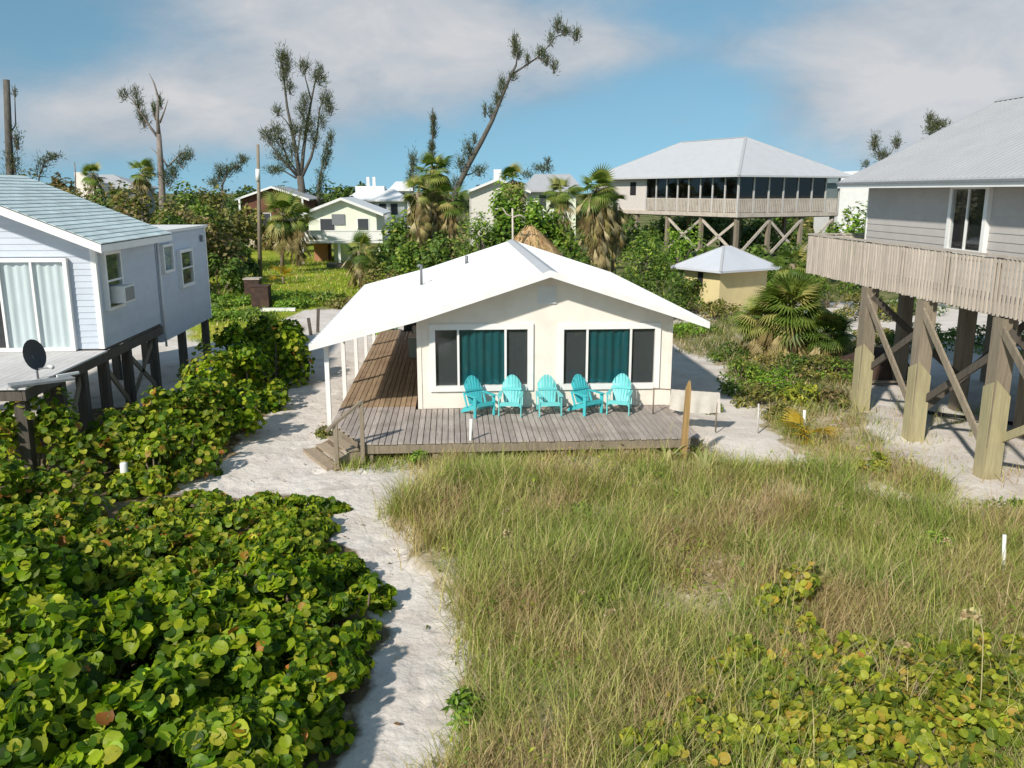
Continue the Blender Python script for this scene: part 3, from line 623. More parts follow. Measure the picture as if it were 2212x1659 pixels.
# ---------------------------------------------------------------- taupe house on tall piles (right)
rh = thing('pile_house', 'taupe house raised on tall timber piles with railed walkway and pale grey roof', 'house', (13, 18, 0))
QX, QY1, QY0 = 12.2, 24.9, 8.0; QF, QT = 3.72, 6.16
mb = MB(); mb.box(QX+.02, QY0, QF, QX+.14, QY1, QT+.1); rw = mb.build('side_wall', M['grey_siding'], rh)
WQ = (19.12, 20.42, 4.62, 6.02)
clapboards(rw, 'x-', QX+.02, QY0, QY1-.06, QF, QT+.06, .19, M['grey_siding'], [(WQ[0]-.1, WQ[1]+.1, WQ[2]-.1, WQ[3]+.1)])
mb = MB(); mb.prism([(QX+.14, QY1-.12, QF), (20.2, QY1-.12, QF), (20.2, QY1-.12, 6.3), (16.2, QY1-.12, 8.3), (QX+.14, QY1-.12, 6.3)], (0, .1, 0)); mb.build('end_wall', M['grey_siding'], rh)
MB().box(QX-.025, QY1-.055, QF, QX+.1, QY1+.0, QT+.05).build('corner_trim', M['white'], rh)
window(rh, 'x-', QX-.06, *WQ, ((WQ[0]+WQ[1])/2,), .13, panes=[M['dark'], M['dark']], bk=-.08)
EX, EZ, GXr, GZr, EY1 = 11.52, 6.26, 16.2, 8.62, 25.45
mb = MB(); mb.prism([(EX, 6, EZ), (GXr, 6, GZr), (20.9, 6, EZ), (20.9, 6, EZ-.1), (GXr, 6, GZr-.1), (EX, 6, EZ-.1)], (0, EY1-6, 0)); rr_ = mb.build('roof', M['grey_roof'], rh)
mb = MB(); ribs(mb, (EX, 6, EZ), (EX, EY1, EZ), (GXr, 6, GZr), (GXr, EY1, GZr), .23, .03, .016); s_ = mb.build('seam', M['grey_roof'], rr_); s_['kind'] = 'stuff'
MB().prism([(GXr-.2, 6, GZr-.07), (GXr, 6, GZr+.05), (GXr+.2, 6, GZr-.07)], (0, EY1-6+.02, 0)).build('ridge_cap', M['grey_roof'], rr_)
mb = MB(); mb.box(EX-.03, 6, EZ-.2, EX-.004, EY1+.03, EZ-.03); mb.prism([(EX, EY1+.003, EZ-.02), (GXr, EY1+.003, GZr-.02), (GXr, EY1+.003, GZr-.2), (EX, EY1+.003, EZ-.2)], (0, .027, 0)); mb.build('fascia', M['white'], rr_)
MB().box(EX-.09, 6, EZ-.09, EX-.035, EY1, EZ-.035).build('gutter', M['metal_grey'], rr_)
MB().box(EX+.01, 6, EZ-.13, QX-.01, EY1-.05, EZ-.11).build('soffit', M['soffit'], rr_)
# walkway: planks across, rim, railing
WX, WY1 = 11.3, 26.75
mb = MB(); mb.box(WX+.05, 8, 3.42, 20.5, WY1-.05, 3.66); mb.build('floor_frame', M['wood_dark'], rh)
y = WY1
while y > 9: MB().box(WX-.01, y-.145, 3.665, QX-.03, y, 3.705).build('walkway_plank', M['wood_rail'], rh); y -= .152
mb = MB(); mb.box(WX-.03, 8, 3.47, WX+.015, WY1, 3.66); mb.box(WX+.02, WY1-.045, 3.47, 20.4, WY1, 3.66); mb.build('rim_joist', M['wood_rail'], rh)
def railing(parent, p, q, z0, z1, step, mw, posts):
    p, q = V3(p), V3(q); d = q-p; Ln = d.length; d.normalize()
    root = MB().beam(p+Vector((0, 0, z1)), q+Vector((0, 0, z1)), .12, .045).build('railing', mw, parent)
    mb = MB(); mb.beam(p+Vector((0, 0, z1-.09)), q+Vector((0, 0, z1-.09)), .04, .09); mb.build('upper_rail', mw, root)
    bm_ = MB().box(-.019, -.026, 0, .019, .026, 1).mesh('baluster', mw); n = int(Ln/step); rot = math.atan2(d.y, d.x)-math.pi/2
    for k in range(n):
        c0 = p+d*(step*(k+.5)); nn = Vector((d.y, -d.x, 0))*.035
        o = piece('baluster', bm_, root, (c0.x+nn.x, c0.y+nn.y, z0+random.uniform(-.02, .02)), (0, 0, rot), (1, 1, z1-.05-z0))
    for k in range(posts+1):
        c0 = p.lerp(q, k/posts); MB().box(c0.x-.05+.07, c0.y-.05, z0+.05, c0.x+.05+.07, c0.y+.05, z1-.02).build('rail_post', M['wood_grey'], root)
    return root
railing(rh, (WX-.02, WY1, 0), (WX-.02, 9.5, 0), 3.44, 4.66, .142, M['wood_rail'], 9)
railing(rh, (20.0, WY1, 0), (WX+.1, WY1, 0), 3.47, 4.66, .16, M['wood_rail'], 4)
# piles
def pile(x, y, zt, sleeve, new=True, w=.17):
    o = MB().box(x-w, y-w, -.3, x+w, y+w, zt).build('pile', M['wood_grey'], rh)
    if new:
        W_ = w+.02; mb = MB(); mb.prism([(x-W_, y-W_, -.3), (x+W_, y-W_, -.3), (x+W_, y-W_, sleeve-.35), (x-W_+.05, y-W_, sleeve)], (0, .05, 0))
        mb.prism([(x-W_, y-W_+.051, -.3), (x-W_, y+W_, -.3), (x-W_, y+W_, sleeve-.2), (x-W_, y-W_+.051, sleeve-.05)], (.05, 0, 0)); mb.build('pile_sleeve', M['wood_new'], o)
    return o
for (yy, sv) in ((13.6, 2.2), (16.75, 2.15), (19.75, 1.95), (22.6, 1.9)): pile(11.35, yy, 3.42, sv)
for yy in (13.6, 16.75, 19.75, 22.6, 25.9):
    pile(14.2, yy, 3.42, 1, False); pile(17.2, yy, 3.42, 1, False)
for (p, q, m_) in (((11.2, 22.5, 3.2), (11.2, 19.85, .9), 'wood_grey'), ((11.5, 19.7, 2.9), (11.5, 22.7, 1.1), 'wood_dark'), ((11.2, 19.65, 3.2), (11.2, 16.85, .75), 'wood_grey'),
                   ((11.5, 16.7, 2.9), (11.5, 19.8, .9), 'wood_dark'), ((11.2, 16.6, 3.2), (11.2, 13.7, .8), 'wood_grey'), ((11.5, 13.6, 2.6), (11.5, 16.85, .75), 'wood_new'),
                   ((11.35, 22.45, 3.2), (14.2, 22.45, .8), 'wood_dark'), ((14.2, 19.6, 3.2), (11.5, 19.6, .8), 'wood_dark'), ((11.35, 16.6, 3.2), (14.2, 16.6, .7), 'wood_dark')):
    MB().beam(p, q, .06, .17).build('brace', M[m_], rh)

# ---------------------------------------------------------------- screened house on stilts (back right)
def frame2(o, ang): 
    c, s = math.cos(ang), math.sin(ang)
    return lambda u, v, z: (o[0]+c*u-s*v, o[1]+s*u+c*v, z)
sc_o = (19.97, 60.0); F1 = frame2(sc_o, R(24)); SWD, SLN = 9.9, 17.5; Z0s, Z1s = 4.5, 7.12
sh_ = thing('screened_house', 'big stilt house with screened veranda all round and broad pale grey hip roof', 'house', (sc_o[0], sc_o[1], 0))
def fbox(F, mb, u0, u1, v0, v1, z0, z1):
    P = [F(u0, v0, z0), F(u1, v0, z0), F(u1, v1, z0), F(u0, v1, z0)]; return mb.prism(P, (0, 0, z1-z0))
fbox(F1, MB(), 0, SWD, 0, SLN, Z0s-.35, Z0s).build('floor', M['wood_dark'], sh_)
fbox(F1, MB(), .9, SWD-.3, .9, SLN-1, Z0s, Z1s-.1).build('dim_inner_wall', M['screen_dark'], sh_)  # near-black block puts the veranda's dimness into its colour
fbox(F1, MB(), -.02, .2, 10.6, SLN, Z0s, Z1s).build('side_wall', mat('pale_pinkish_siding', (.62, .56, .52), .7, .06), sh_)
fbox(F1, MB(), -.04, .02, 12.0, 12.8, 5.7, 6.75).build('window', M['dark'], sh_)
np1 = 8
for k in range(np1+1):
    v = 10.6*k/np1; fbox(F1, MB(), -.06, .06, v-.06, v+.06, Z0s-.3, Z1s).build('veranda_post', M['post_pale'], sh_)
for k in range(1, 8):
    u = SWD*k/7; fbox(F1, MB(), u-.06, u+.06, -.06, .06, Z0s-.3, Z1s).build('veranda_post', M['post_pale'], sh_)
for k in range(np1):
    v0, v1 = 10.6*k/np1+.06, 10.6*(k+1)/np1-.06; fbox(F1, MB(), .0, .02, v0, v1, Z0s+.95, Z1s).build('screen_panel', M['glass_dark'], sh_)
for k in range(7):
    u0, u1 = SWD*k/7+.06, SWD*(k+1)/7-.06; fbox(F1, MB(), u0, u1, .0, .02, Z0s+.95, Z1s).build('screen_panel', M['glass_dark'], sh_)
mb = MB(); fbox(F1, mb, -.05, .05, 0.06, 10.5, Z0s+.92, Z0s+1.0); fbox(F1, mb, .06, SWD, -.05, .05, Z0s+.92, Z0s+1.0); fbox(F1, mb, -.09, -.02, .05, SLN, Z0s-.28, Z0s+.02); fbox(F1, mb, -.02, SWD, -.09, -.02, Z0s-.28, Z0s+.02)
rl = mb.build('railing', M['wood_rail'], sh_)
mb = MB()
for k in range(60): v = .1+10.4*k/60; fbox(F1, mb, -.045, -.02, v, v+.12, Z0s+.05, Z0s+.92)
for k in range(56): u = .1+(SWD-.2)*k/56; fbox(F1, mb, u, u+.12, -.045, -.02, Z0s+.05, Z0s+.92)
b_ = mb.build('baluster', M['wood_rail'], rl); b_['kind'] = 'stuff'
oh = .7; zr = 10.05; hw = SWD/2+oh
e = [F1(-oh, -oh, Z1s-.02), F1(SWD+oh, -oh, Z1s-.02), F1(SWD+oh, SLN+oh, Z1s-.02), F1(-oh, SLN+oh, Z1s-.02)]; t0, t1 = F1(SWD/2, SWD/2, zr), F1(SWD/2, SLN-SWD/2, zr)
mb = MB(); lo = [(p[0], p[1], p[2]-.12) for p in e]
mb.add(e+[t0, t1]+lo, [(0, 1, 4), (1, 2, 5, 4), (2, 3, 5), (3, 0, 4, 5), (0, 6, 7, 1), (1, 7, 8, 2), (2, 8, 9, 3), (3, 9, 6, 0), (9, 8, 7, 6)])
sr = mb.build('roof', M['ridge_white'], sh_)
mb = MB(); mb.beam(e[0], t0, .2, .05); mb.beam(e[1], t0, .2, .05); mb.beam(t0, t1, .22, .05); mb.beam(e[3], t1, .2, .05); mb.build('ridge_cap', M['grey_roof'], sr)
stx = [(0.2, 0.2), (3.2, .2), (6.4, .2), (9.6, .2), (.2, 4), (.2, 8), (.2, 12), (.2, 16.5), (4.8, 5), (9.6, 5), (4.8, 11), (9.6, 11)]
for (u, v) in stx: fbox(F1, MB(), u-.13, u+.13, v-.13, v+.13, -.2, Z0s-.35).build('stilt', M['wood_grey'], sh_)
for (a, b) in (((.2, .1, 4.0), (.2, 4, 1.6)), ((.2, .1, 1.6), (.2, 4, 4.0)), ((.2, 4, 4.0), (.2, 8, 1.6)), ((.2, 4.1, 1.6), (.2, 8, 4.0)), ((.2, .1, 1.4), (3.2, .1, 4.0)), ((3.2, .1, 1.4), (6.4, .1, 4.0)), ((6.4, .1, 1.4), (9.6, .1, 4.0)), ((3.2, .15, 4.0), (6.4, .15, 1.4))):
    MB().beam(F1(*a), F1(*b), .07, .2).build('brace', M['wood_rail'], sh_)

# ---------------------------------------------------------------- yellow shed
M['shed_roof'] = mat('blue_white_metal_roof', (.56, .575, .62), .45, .05, 1.0, dirt=((.4, .42, .46), .6, .4), spec=.4)
so_ = g(1551, 683); F2 = frame2((so_[0], so_[1]), R(28)); shed = thing('yellow_shed', 'small pale yellow shed with grey white pyramid roof behind the cream house', 'shed', (so_[0], so_[1], 0))
SU, SV, SZ = 3.3, 2.5, 2.25
fbox(F2, MB(), 0, SU, 0, SV, -.1, SZ).build('wall', M['yellow'], shed)
fbox(F2, MB(), -.03, .0, 1.15, 1.5, 1.35, 2.05).build('window', M['dark'], shed)
fbox(F2, MB(), .25, .42, -.03, 0.0, .1, .42).build('vent', M['wood_dark'], shed)
fbox(F2, MB(), -.04, SU+.04, -.04, SV+.04, -.1, .12).build('plinth', M['deck'], shed)
oh = .5; e = [F2(-oh, -oh, SZ), F2(SU+oh, -oh, SZ), F2(SU+oh, SV+oh, SZ), F2(-oh, SV+oh, SZ)]; t0, t1 = F2(SU/2-.25, SV/2, 3.3), F2(SU/2+.25, SV/2, 3.3)
mb = MB(); lo = [(p[0], p[1], p[2]-.1) for p in e]; mb.add(e+[t0, t1]+lo, [(0, 1, 5, 4), (1, 2, 5), (2, 3, 4, 5), (3, 0, 4), (0, 6, 7, 1), (1, 7, 8, 2), (2, 8, 9, 3), (3, 9, 6, 0), (9, 8, 7, 6)]); sr = mb.build('roof', M['shed_roof'], shed)
mb = MB(); mb.beam(e[0], t0, .12, .03); mb.beam(e[1], t1, .12, .03); mb.beam(e[3], t0, .12, .03); mb.build('ridge_cap', M['grey_roof'], sr)

# ---------------------------------------------------------------- houses further back
def gable_house(name, label, x0, x1, y0, dep, zb, ze, zrg, mw, mr_, wins=(), base=None, oh=.4, cat='house', stilts=False, extra=None):
    h = thing(name, label, cat, ((x0+x1)/2, y0, 0)); xc = (x0+x1)/2; s = (zrg-ze)/((x1-x0)/2+oh)
    zw = ze+s*oh-.08
    MB().prism([(x0, y0, zb), (x1, y0, zb), (x1, y0, zw), (xc, y0, zrg-.12), (x0, y0, zw)], (0, dep, 0)).build('wall', mw, h)
    mb = MB(); mb.prism([(x0-oh, y0-.6, ze), (xc, y0-.6, zrg), (x1+oh, y0-.6, ze), (x1+oh, y0-.6, ze-.14), (xc, y0-.6, zrg-.14), (x0-oh, y0-.6, ze-.14)], (0, dep+1, 0)); r = mb.build('roof', mr_, h)
    mb = MB(); mb.prism([(x0-oh, y0-.64, ze+.01), (xc, y0-.64, zrg+.01), (x1+oh, y0-.64, ze+.01), (x1+oh, y0-.64, ze-.22), (xc, y0-.64, zrg-.22), (x0-oh, y0-.64, ze-.22)], (0, .03, 0)); mb.build('fascia', M['white'], r)
    for (a, b, c, d) in wins:
        w = MB(); wbox(w, 'y', y0, a-.08, b+.08, c-.08, d+.08, .003, .04); w = w.build('window', M['white'], h); wbox(MB(), 'y', y0, a, b, c, d, .042, .05).build('pane', M['screen_dark'], w)
    if stilts:
        for xx in np.linspace(x0+.2, x1-.2, 3):
            for yy in (y0+.2, y0+dep-.2): MB().box(xx-.12, yy-.12, -.2, xx+.12, yy+.12, zb).build('stilt', M['wood_dark'], h)
    return h
gh = gable_house('gable_house', 'little pale green two level house with white balcony beyond the lawn', -12.3, -6.5, 76, 9, 1.9, 4.15, 5.5, M['palegreen'], M['white_roof'],
                 wins=((-11.3, -10.1, 2.2, 3.7), (-8.1, -7.2, 2.5, 3.7)), oh=.65)
fbox(frame2((-12.9, 74.4), 0), MB(), 0, 7.0, 0, 10, 1.72, 1.88).build('balcony', M['white'], gh)
mb = MB(); mb.box(-12.9, 74.36, 2.72, -5.9, 74.44, 2.8); mb.box(-12.9, 74.4, 2.0, -5.9, 74.42, 2.72); mb.build('balcony_rail', M['white'], gh)
MB().box(-10.3, 75.9, 3.2, -9.2, 75.98, 4.1).build('shutter', M['metal_grey'], gh)
MB().box(-10.4, 77, -.1, -8.2, 80, 1.72).build('lower_room', M['palegreen'], gh)
MB().box(-12.2, 77.5, -.1, -11.0, 80, 1.72).build('brick_stack', mat('orange_brick', (.42, .20, .11), .85, .25, 8), gh)
for xx in (-12.7, -9.6, -6.2): MB().box(xx-.1, 74.5, -.1, xx+.1, 74.7, 1.72).build('post', M['white'], gh)
bw = gable_house('bungalow', 'red brown bungalow with pale shallow gable roof behind the utility pole', -23.4, -16.6, 100, 10, .6, 5.2, 6.6, M['brownwall'], M['grey_roof'], wins=((-22, -20.4, 1.8, 3.6), (-19, -17.6, 1.8, 3.4)), oh=.7)
MB().box(-23.6, 98.9, -.1, -16.4, 100, .75).build('terrace', mat('terrace_stone', (.5, .43, .33), .85, .15), bw)
for xx in (-23.5, -16.6): MB().box(xx-.1, 99.0, .7, xx+.1, 99.2, 5.2).build('porch_post', M['white'], bw)
def fp(x, y, Y): return ay(x, y, Y)
def hip_house(name, label, pl, pr, Y, ytop_eave, yridge, ridge_l, ridge_r, dep, mw, mr_, wins=0, base_y=None):
    """pl, pr: eave ends on the grid; the house stands on the ground at distance Y"""
    a, b = fp(pl, ytop_eave, Y), fp(pr, ytop_eave, Y); r0, r1 = fp(ridge_l, yridge, Y+dep/2), fp(ridge_r, yridge, Y+dep/2); ze = a[2]
    h = thing(name, label, 'house', ((a[0]+b[0])/2, Y, 0)); x0, x1 = a[0], b[0]
    MB().box(x0+.8, Y+.8, -.2, x1-.8, Y+dep-.8, ze).build('wall', mw, h)
    mb = MB(); e = [(x0, Y, ze), (x1, Y, ze), (x1, Y+dep, ze), (x0, Y+dep, ze)]; t0, t1 = (r0[0], Y+dep/2, r0[2]), (r1[0], Y+dep/2, r1[2]); lo = [(p[0], p[1], p[2]-.2) for p in e]
    mb.add(e+[t0, t1]+lo, [(0, 1, 5, 4), (1, 2, 5), (2, 3, 4, 5), (3, 0, 4), (0, 6, 7, 1), (1, 7, 8, 2), (2, 8, 9, 3), (3, 9, 6, 0), (9, 8, 7, 6)]); mb.build('roof', mr_, h)
    for k in range(wins):
        u = x0+1.4+(x1-x0-2.8)*(k+.2)/wins; MB().box(u, Y+.76, ze-2.0, u+(x1-x0-2.8)/wins*.6, Y+.79, ze-.5).build('window', M['screen_dark'], h)
    return h
h_ = hip_house('raised_house', 'white house with raised flat roof deck behind the pale green house', 740, 885, 120, 432, 408, 780, 850, 10, M['white'], M['white_roof'], 4)
p = fp(768, 415, 124); q = fp(830, 402, 124); MB().box(p[0], 124, p[2]-.3, q[0], 127, q[2]).build('roof_deck', M['white'], h_)
for xx in (795, 808): p = fp(xx, 398, 125); MB().box(p[0]-.2, 125, p[2]-1.5, p[0]+.2, 125.4, p[2]+1.0).build('chimney', M['white'], h_)
hip_house('hip_house', 'far white hip roof peeping between the pale green house and the palms', 838, 895, 150, 410, 392, 855, 880, 8, M['white'], M['white_roof'], 1)
h_ = gable_house('chimney_house', 'pale yellow gabled house with white chimney behind the round green tree', fp(1018, 415, 90)[0], fp(1135, 415, 90)[0], 90, 10, -.1, fp(1018, 413, 90)[2], fp(1075, 385, 90)[2], M['soffit'], M['white_roof'], wins=((5.0, 6.2, 3.5, 4.8),), oh=.5)
p = fp(1075, 366, 93); MB().box(p[0]-.4, 93, 5.5, p[0]+.4, 93.8, p[2]).build('chimney', M['white'], h_)
hip_house('long_house', 'cream house with blue grey hip roof left of the screened stilt house', 1135, 1262, 98, 411, 376, 1155, 1232, 9, M['palegreen'], M['grey_roof'], 3)
hip_house('low_house', 'low grey house with pale roof beyond the blue house thicket', 195, 300, 120, 405, 377, 215, 245, 9, M['metal_grey'], M['grey_roof'], 0)
h_ = thing('block_house', 'narrow cream building with stepped wall above the blue shingle roof', 'house', tuple(fp(180, 400, 116)[:2])+(0,)); p = fp(160, 372, 116); q = fp(205, 410, 116)
MB().box(p[0], 116, -.2, q[0]-.9, 120, p[2]).build('wall', M['cream'], h_); MB().box(q[0]-.89, 116.1, -.2, q[0]+.6, 120, p[2]-1.5).build('wing', M['cream'], h_)
h_ = thing('white_cottage', 'white cottage wall seen past the corner of the taupe pile house', 'house', tuple(fp(1850, 430, 75)[:2])+(0,)); p = fp(1815, 395, 75); q = fp(1920, 432, 75)
MB().box(p[0], 75, -.2, q[0], 80, p[2]).build('wall', M['white'], h_); MB().prism([(p[0]-.4, 74.6, p[2]), (q[0]+.4, 74.6, p[2]), (q[0]-1, 74.6, p[2]+1), (p[0]+1, 74.6, p[2]+1)], (0, 6, 0)).build('roof', M['white_roof'], h_)

# ---------------------------------------------------------------- thatched hut behind the ridge
tk = ay(1145, 490, 38.5); hut = thing('thatched_hut', 'round straw thatched hut roof rising behind the white ridge', 'hut', (tk[0], 38.5, 0))
mb = MB(); n = 28; rings = [(.10, tk[2]+.02), (.25, tk[2]-.1), (.65, tk[2]-.45), (1.15, tk[2]-.95), (1.75, tk[2]-1.75), (1.8, tk[2]-1.95)]
vs = []; fs = []
for i, (r_, z) in enumerate(rings):
    for k in range(n): t = 2*math.pi*k/n; rr2 = r_*(1+random.uniform(-.05, .05)); vs.append((tk[0]+rr2*math.cos(t), 38.5+rr2*math.sin(t), z+random.uniform(-.05, .05)*(i > 0)))
for i in range(len(rings)-1):
    for k in range(n): fs.append((i*n+k, (i+1)*n+k, (i+1)*n+(k+1) % n, i*n+(k+1) % n))
fs.append(tuple(range(n))); mb.add(vs, fs); th_ = mb.build('thatch', M['thatch'], hut)
T = np.array([(-.03, 0, 0), (.03, 0, 0), (0, .02, -.45)]); nn_ = 1500; tt = rng.uniform(0, 6.283, nn_); hh = rng.uniform(0, 1, nn_)**.6; rr3 = .1+1.65*hh
pos = np.stack([tk[0]+rr3*np.cos(tt), 38.5+rr3*np.sin(tt), np.interp(rr3, [q[0] for q in rings], [q[1] for q in rings])+rng.uniform(.02, .12, nn_)], 1); c_, s_ = np.cos(tt-math.pi/2+math.pi), np.sin(tt-math.pi/2+math.pi)
tl = np.full(nn_, -.72); rz = np.zeros((nn_, 3, 3)); rz[:, 0, 0] = c_; rz[:, 0, 1] = -s_; rz[:, 1, 0] = s_; rz[:, 1, 1] = c_; rz[:, 2, 2] = 1
rxm = np.zeros((nn_, 3, 3)); rxm[:, 0, 0] = 1; rxm[:, 1, 1] = np.cos(tl); rxm[:, 1, 2] = -np.sin(tl); rxm[:, 2, 1] = np.sin(tl); rxm[:, 2, 2] = np.cos(tl)
meT = bulk('straw', T, [(0, 1, 2)], pos-np.array([tk[0], 38.5, 0]), np.einsum('nij,njk->nik', rz, rxm), rng.uniform(.6, 1.2, nn_), jit([(.5, .34, .17), (.36, .22, .1), (.58, .44, .26)], [2, 1, 1], nn_), M['grass'])
o = link('straw', meT, None, th_); o['kind'] = 'stuff'
for k in range(4): t = k*math.pi/2+.4; MB().tube([(tk[0]+1.6*math.cos(t), 38.5+1.6*math.sin(t), -.2), (tk[0]+1.6*math.cos(t), 38.5+1.6*math.sin(t), tk[2]-1.2)], .08).build('post', M['wood_grey'], hut)
p = ay(1110, 528, 37.0); mp = thing('bare_mast', 'thin bleached pole with two drooping arms beside the thatched hut', 'pole', (p[0], 37, 0))
q = ay(1107, 450, 37.0); MB().tube([(p[0], 37, -.2), (p[0]-.02, 37, 2.5), (q[0], 37, q[2])], [.06, .05, .04], 6).build('pole', M['wood_rail'], mp)
MB().tube([(q[0], 37, q[2]-.35), (q[0]-.25, 37, q[2]-.25), (q[0]-.42, 37.05, q[2]+.02)], [.04, .035, .02], 5).build('arm', M['wood_rail'], mp)
MB().tube([(q[0], 37, q[2]-.38), (q[0]+.3, 37, q[2]-.28), (q[0]+.55, 36.95, q[2]-.38)], [.04, .035, .02], 5).build('arm', M['wood_rail'], mp)

# ---------------------------------------------------------------- chairs
def rbox(mb, c, sx, sy, sz): return mb.box(c[0]-sx/2, c[1]-sy/2, c[2]-sz/2, c[0]+sx/2, c[1]+sy/2, c[2]+sz/2)
CH = {}
def chair_meshes(m):
    d = {}
    # seat slats run across, falling to the back
    for k in range(6):
        y = -.27+k*.088; z = .385-.022*k-.0025*k*k; mb = MB(); mb.prism([(-.25, y, z), (-.25, y+.078, z-.02), (-.25, y+.078, z-.042), (-.25, y, z-.022)], (.5, 0, 0)); d['seat_slat%d' % k] = mb
    for k in range(6):
        c0 = (k-2.5); xb, xt = c0*.070, c0*.088; hgt = 1.0-.026*c0*c0; zb = .26; lean = .36
        yb = .16; yt = yb+lean*(hgt-zb); wb, wt = .031, .0405; mb = MB(); prof = []
        L1 = [(xb-wb, yb, zb), (xb+wb, yb, zb), (xt+wt, yt-.04*lean, hgt-.07), (xt+wt*.8, yt-.01, hgt-.026*c0-.01), (xt-wt*.8, yt-.01, hgt+.026*c0-.01), (xt-wt, yt-.04*lean, hgt-.07)]
        mb.prism(L1, (0, .02, -.006)); d['back_slat%d' % k] = mb
    for s in (-1, 1):
        mb = MB(); P = [(s*.22, -.36, .54), (s*.335, -.36, .54), (s*.345, -.18, .54), (s*.325, .22, .54), (s*.29, .38, .54), (s*.26, .38, .54), (s*.235, .0, .54)]
        if s > 0: P = P[::-1]
        mb.prism(P, (0, 0, .024)); d['arm%d' % s] = mb
        mb = MB(); mb.prism([(s*.285, -.31, 0), (s*.285, -.22, 0), (s*.285, -.205, .54), (s*.285, -.33, .54)], (s*.028, 0, 0)); d['front_leg%d' % s] = mb
        mb = MB(); mb.prism([(s*.255, -.30, .36), (s*.255, -.30, .25), (s*.255, .42, 0), (s*.255, .52, 0), (s*.255, .34, .17)], (s*.026, 0, 0)); d['rear_leg%d' % s] = mb
        mb = MB(); mb.prism([(s*.29, .10, .22), (s*.29, .17, .20), (s*.29, .32, .54), (s*.29, .25, .54)], (s*.024, 0, 0)); d['arm_support%d' % s] = mb
    mb = MB(); mb.box(-.27, .255, .60, .27, .28, .66); d['back_brace'] = mb
    mb = MB(); mb.box(-.255, -.315, .285, .255, -.29, .375); d['front_apron'] = mb
    return {k: v.mesh(k.rstrip('-0123456789'), m) for k, v in d.items()}
def chair(loc, rot, m, label):
    key = m.name
    if key not in CH: CH[key] = chair_meshes(m)
    t = thing('adirondack_chair', label, 'chair', loc, 'turquoise chairs in a row on the deck', rot); t.scale = (.93, .93, .95)
    for k, me_ in CH[key].items():
        o = bpy.data.objects.new(k.rstrip('-0123456789'), me_); COL.objects.link(o); o.parent = t
    return t
chair((.62, 21.02, .455), R(30), M['turq'], 'bright turquoise slatted chair turned sideways, under the window nearest the porch, end of the row')
chair((1.42, 21.0, .455), R(-9), M['turq2'], 'turquoise slatted chair at the inner edge of the porch side window, second in the row')
chair((2.38, 20.95, .455), R(3), M['turq2'], 'pale turquoise slatted chair against bare cream wall between the two windows')
chair((3.36, 21.0, .455), R(31), M['turq'], 'bright turquoise slatted chair under the far window beside the middle chair of the row')
chair((4.20, 20.98, .455), R(-19), M['turq2'], 'faded turquoise slatted chair at the row end nearest the hung pale cloth')

# ---------------------------------------------------------------- posts, stakes and small things
def tagm(o, label, cat, group=None):
    o['label'] = label; o['category'] = cat
    if group: o['group'] = group
    return o
def single(name, mb, m, label, cat, group=None): return tagm(mb.build(name, m), label, cat, group)
p = g(1475, 1000)
single('timber_post', MB().prism([(p[0]-.075, p[1]-.06, -.2), (p[0]+.06, p[1]-.06, -.2), (p[0]+.10, p[1]-.06, 1.7), (p[0]+.075, p[1]-.06, 1.9), (p[0]+.0, p[1]-.06, 1.72)], (0, .12, 0)), M['wood_orange'], 'orange brown timber post rising from the grass at the deck corner', 'post')
p = g(1015, 992); q = ay(1018, 905, p[1]); single('white_pole', MB().tube([(p[0], p[1], -.2), ((p[0]+q[0])/2, p[1], .5), (q[0], p[1], q[2])], [.03, .03, .04], 8), M['plastic_white'], 'thin white plastic pole standing in front of the deck edge', 'pole')
p = g(272, 1062); single('marker_stake', MB().tube([(p[0], p[1], -.2), (p[0]+.01, p[1], .60), (p[0]+.01, p[1], .62)], [.075, .075, .05], 10), M['plastic_white'], 'short thick white stake between the sea grape shrubs by the sand path', 'stake')
p = g(2168, 1265); q = ay(2170, 1155, p[1]); single('marker_stake', MB().tube([(p[0], p[1], -.2), (q[0], p[1], q[2])], .028, 8), M['plastic_white'], 'slim white stake in the grass in front of the taupe pile house', 'stake')
p = g(1637, 935); q = ay(1639, 872, p[1]); single('marker_stake', MB().tube([(p[0], p[1], -.2), (q[0], p[1], q[2])], .022, 8), mat('grey_stake', (.5, .48, .45)), 'thin grey stake at the edge of the sand track beside the house', 'stake')
p = g(1737, 925); q = ay(1738, 886, p[1]); single('marker_stake', MB().tube([(p[0], p[1], -.2), (q[0], p[1], q[2])], .04, 8), M['plastic_white'], 'short pale stake standing in the yellow palm', 'stake')
# hung cloth by the deck corner
clo = thing('hung_cloth', 'pale cloth hung over a thin rail at the far end of the deck', 'cloth', (5.9, 20.6, .45))
MB().beam((5.0, 20.75, 1.12), (6.62, 20.55, 1.02), .025, .03).build('rail', M['wood_grey'], clo)
for (xx, yy, zz) in ((5.02, 20.75, 1.1), (6.6, 20.55, 1.02)): MB().tube([(xx, yy, 0 if xx > 5.6 else .45), (xx, yy, zz)], .02, 6).build('stand', M['wood_grey'], clo)
vs = []; fs = []; n = 24
for k in range(n+1):
    u = k/n; xx = 5.45+1.2*u; yy = 20.7-.16*u; zt = 1.11-.07*u+.004*math.sin(k*2); dr = .52+.05*math.sin(u*3.1)
    for j in range(7):
        w = j/6; vs.append((xx-.03*math.sin(u*3+w*2), yy-.03+.035*math.sin(k*.9+w)*w, zt-dr*w))
for k in range(n):
    for j in range(6): a = k*7+j; fs.append((a, a+7, a+8, a+1))
MB().add(vs, fs, True).build('sheet', M['cloth'], clo)
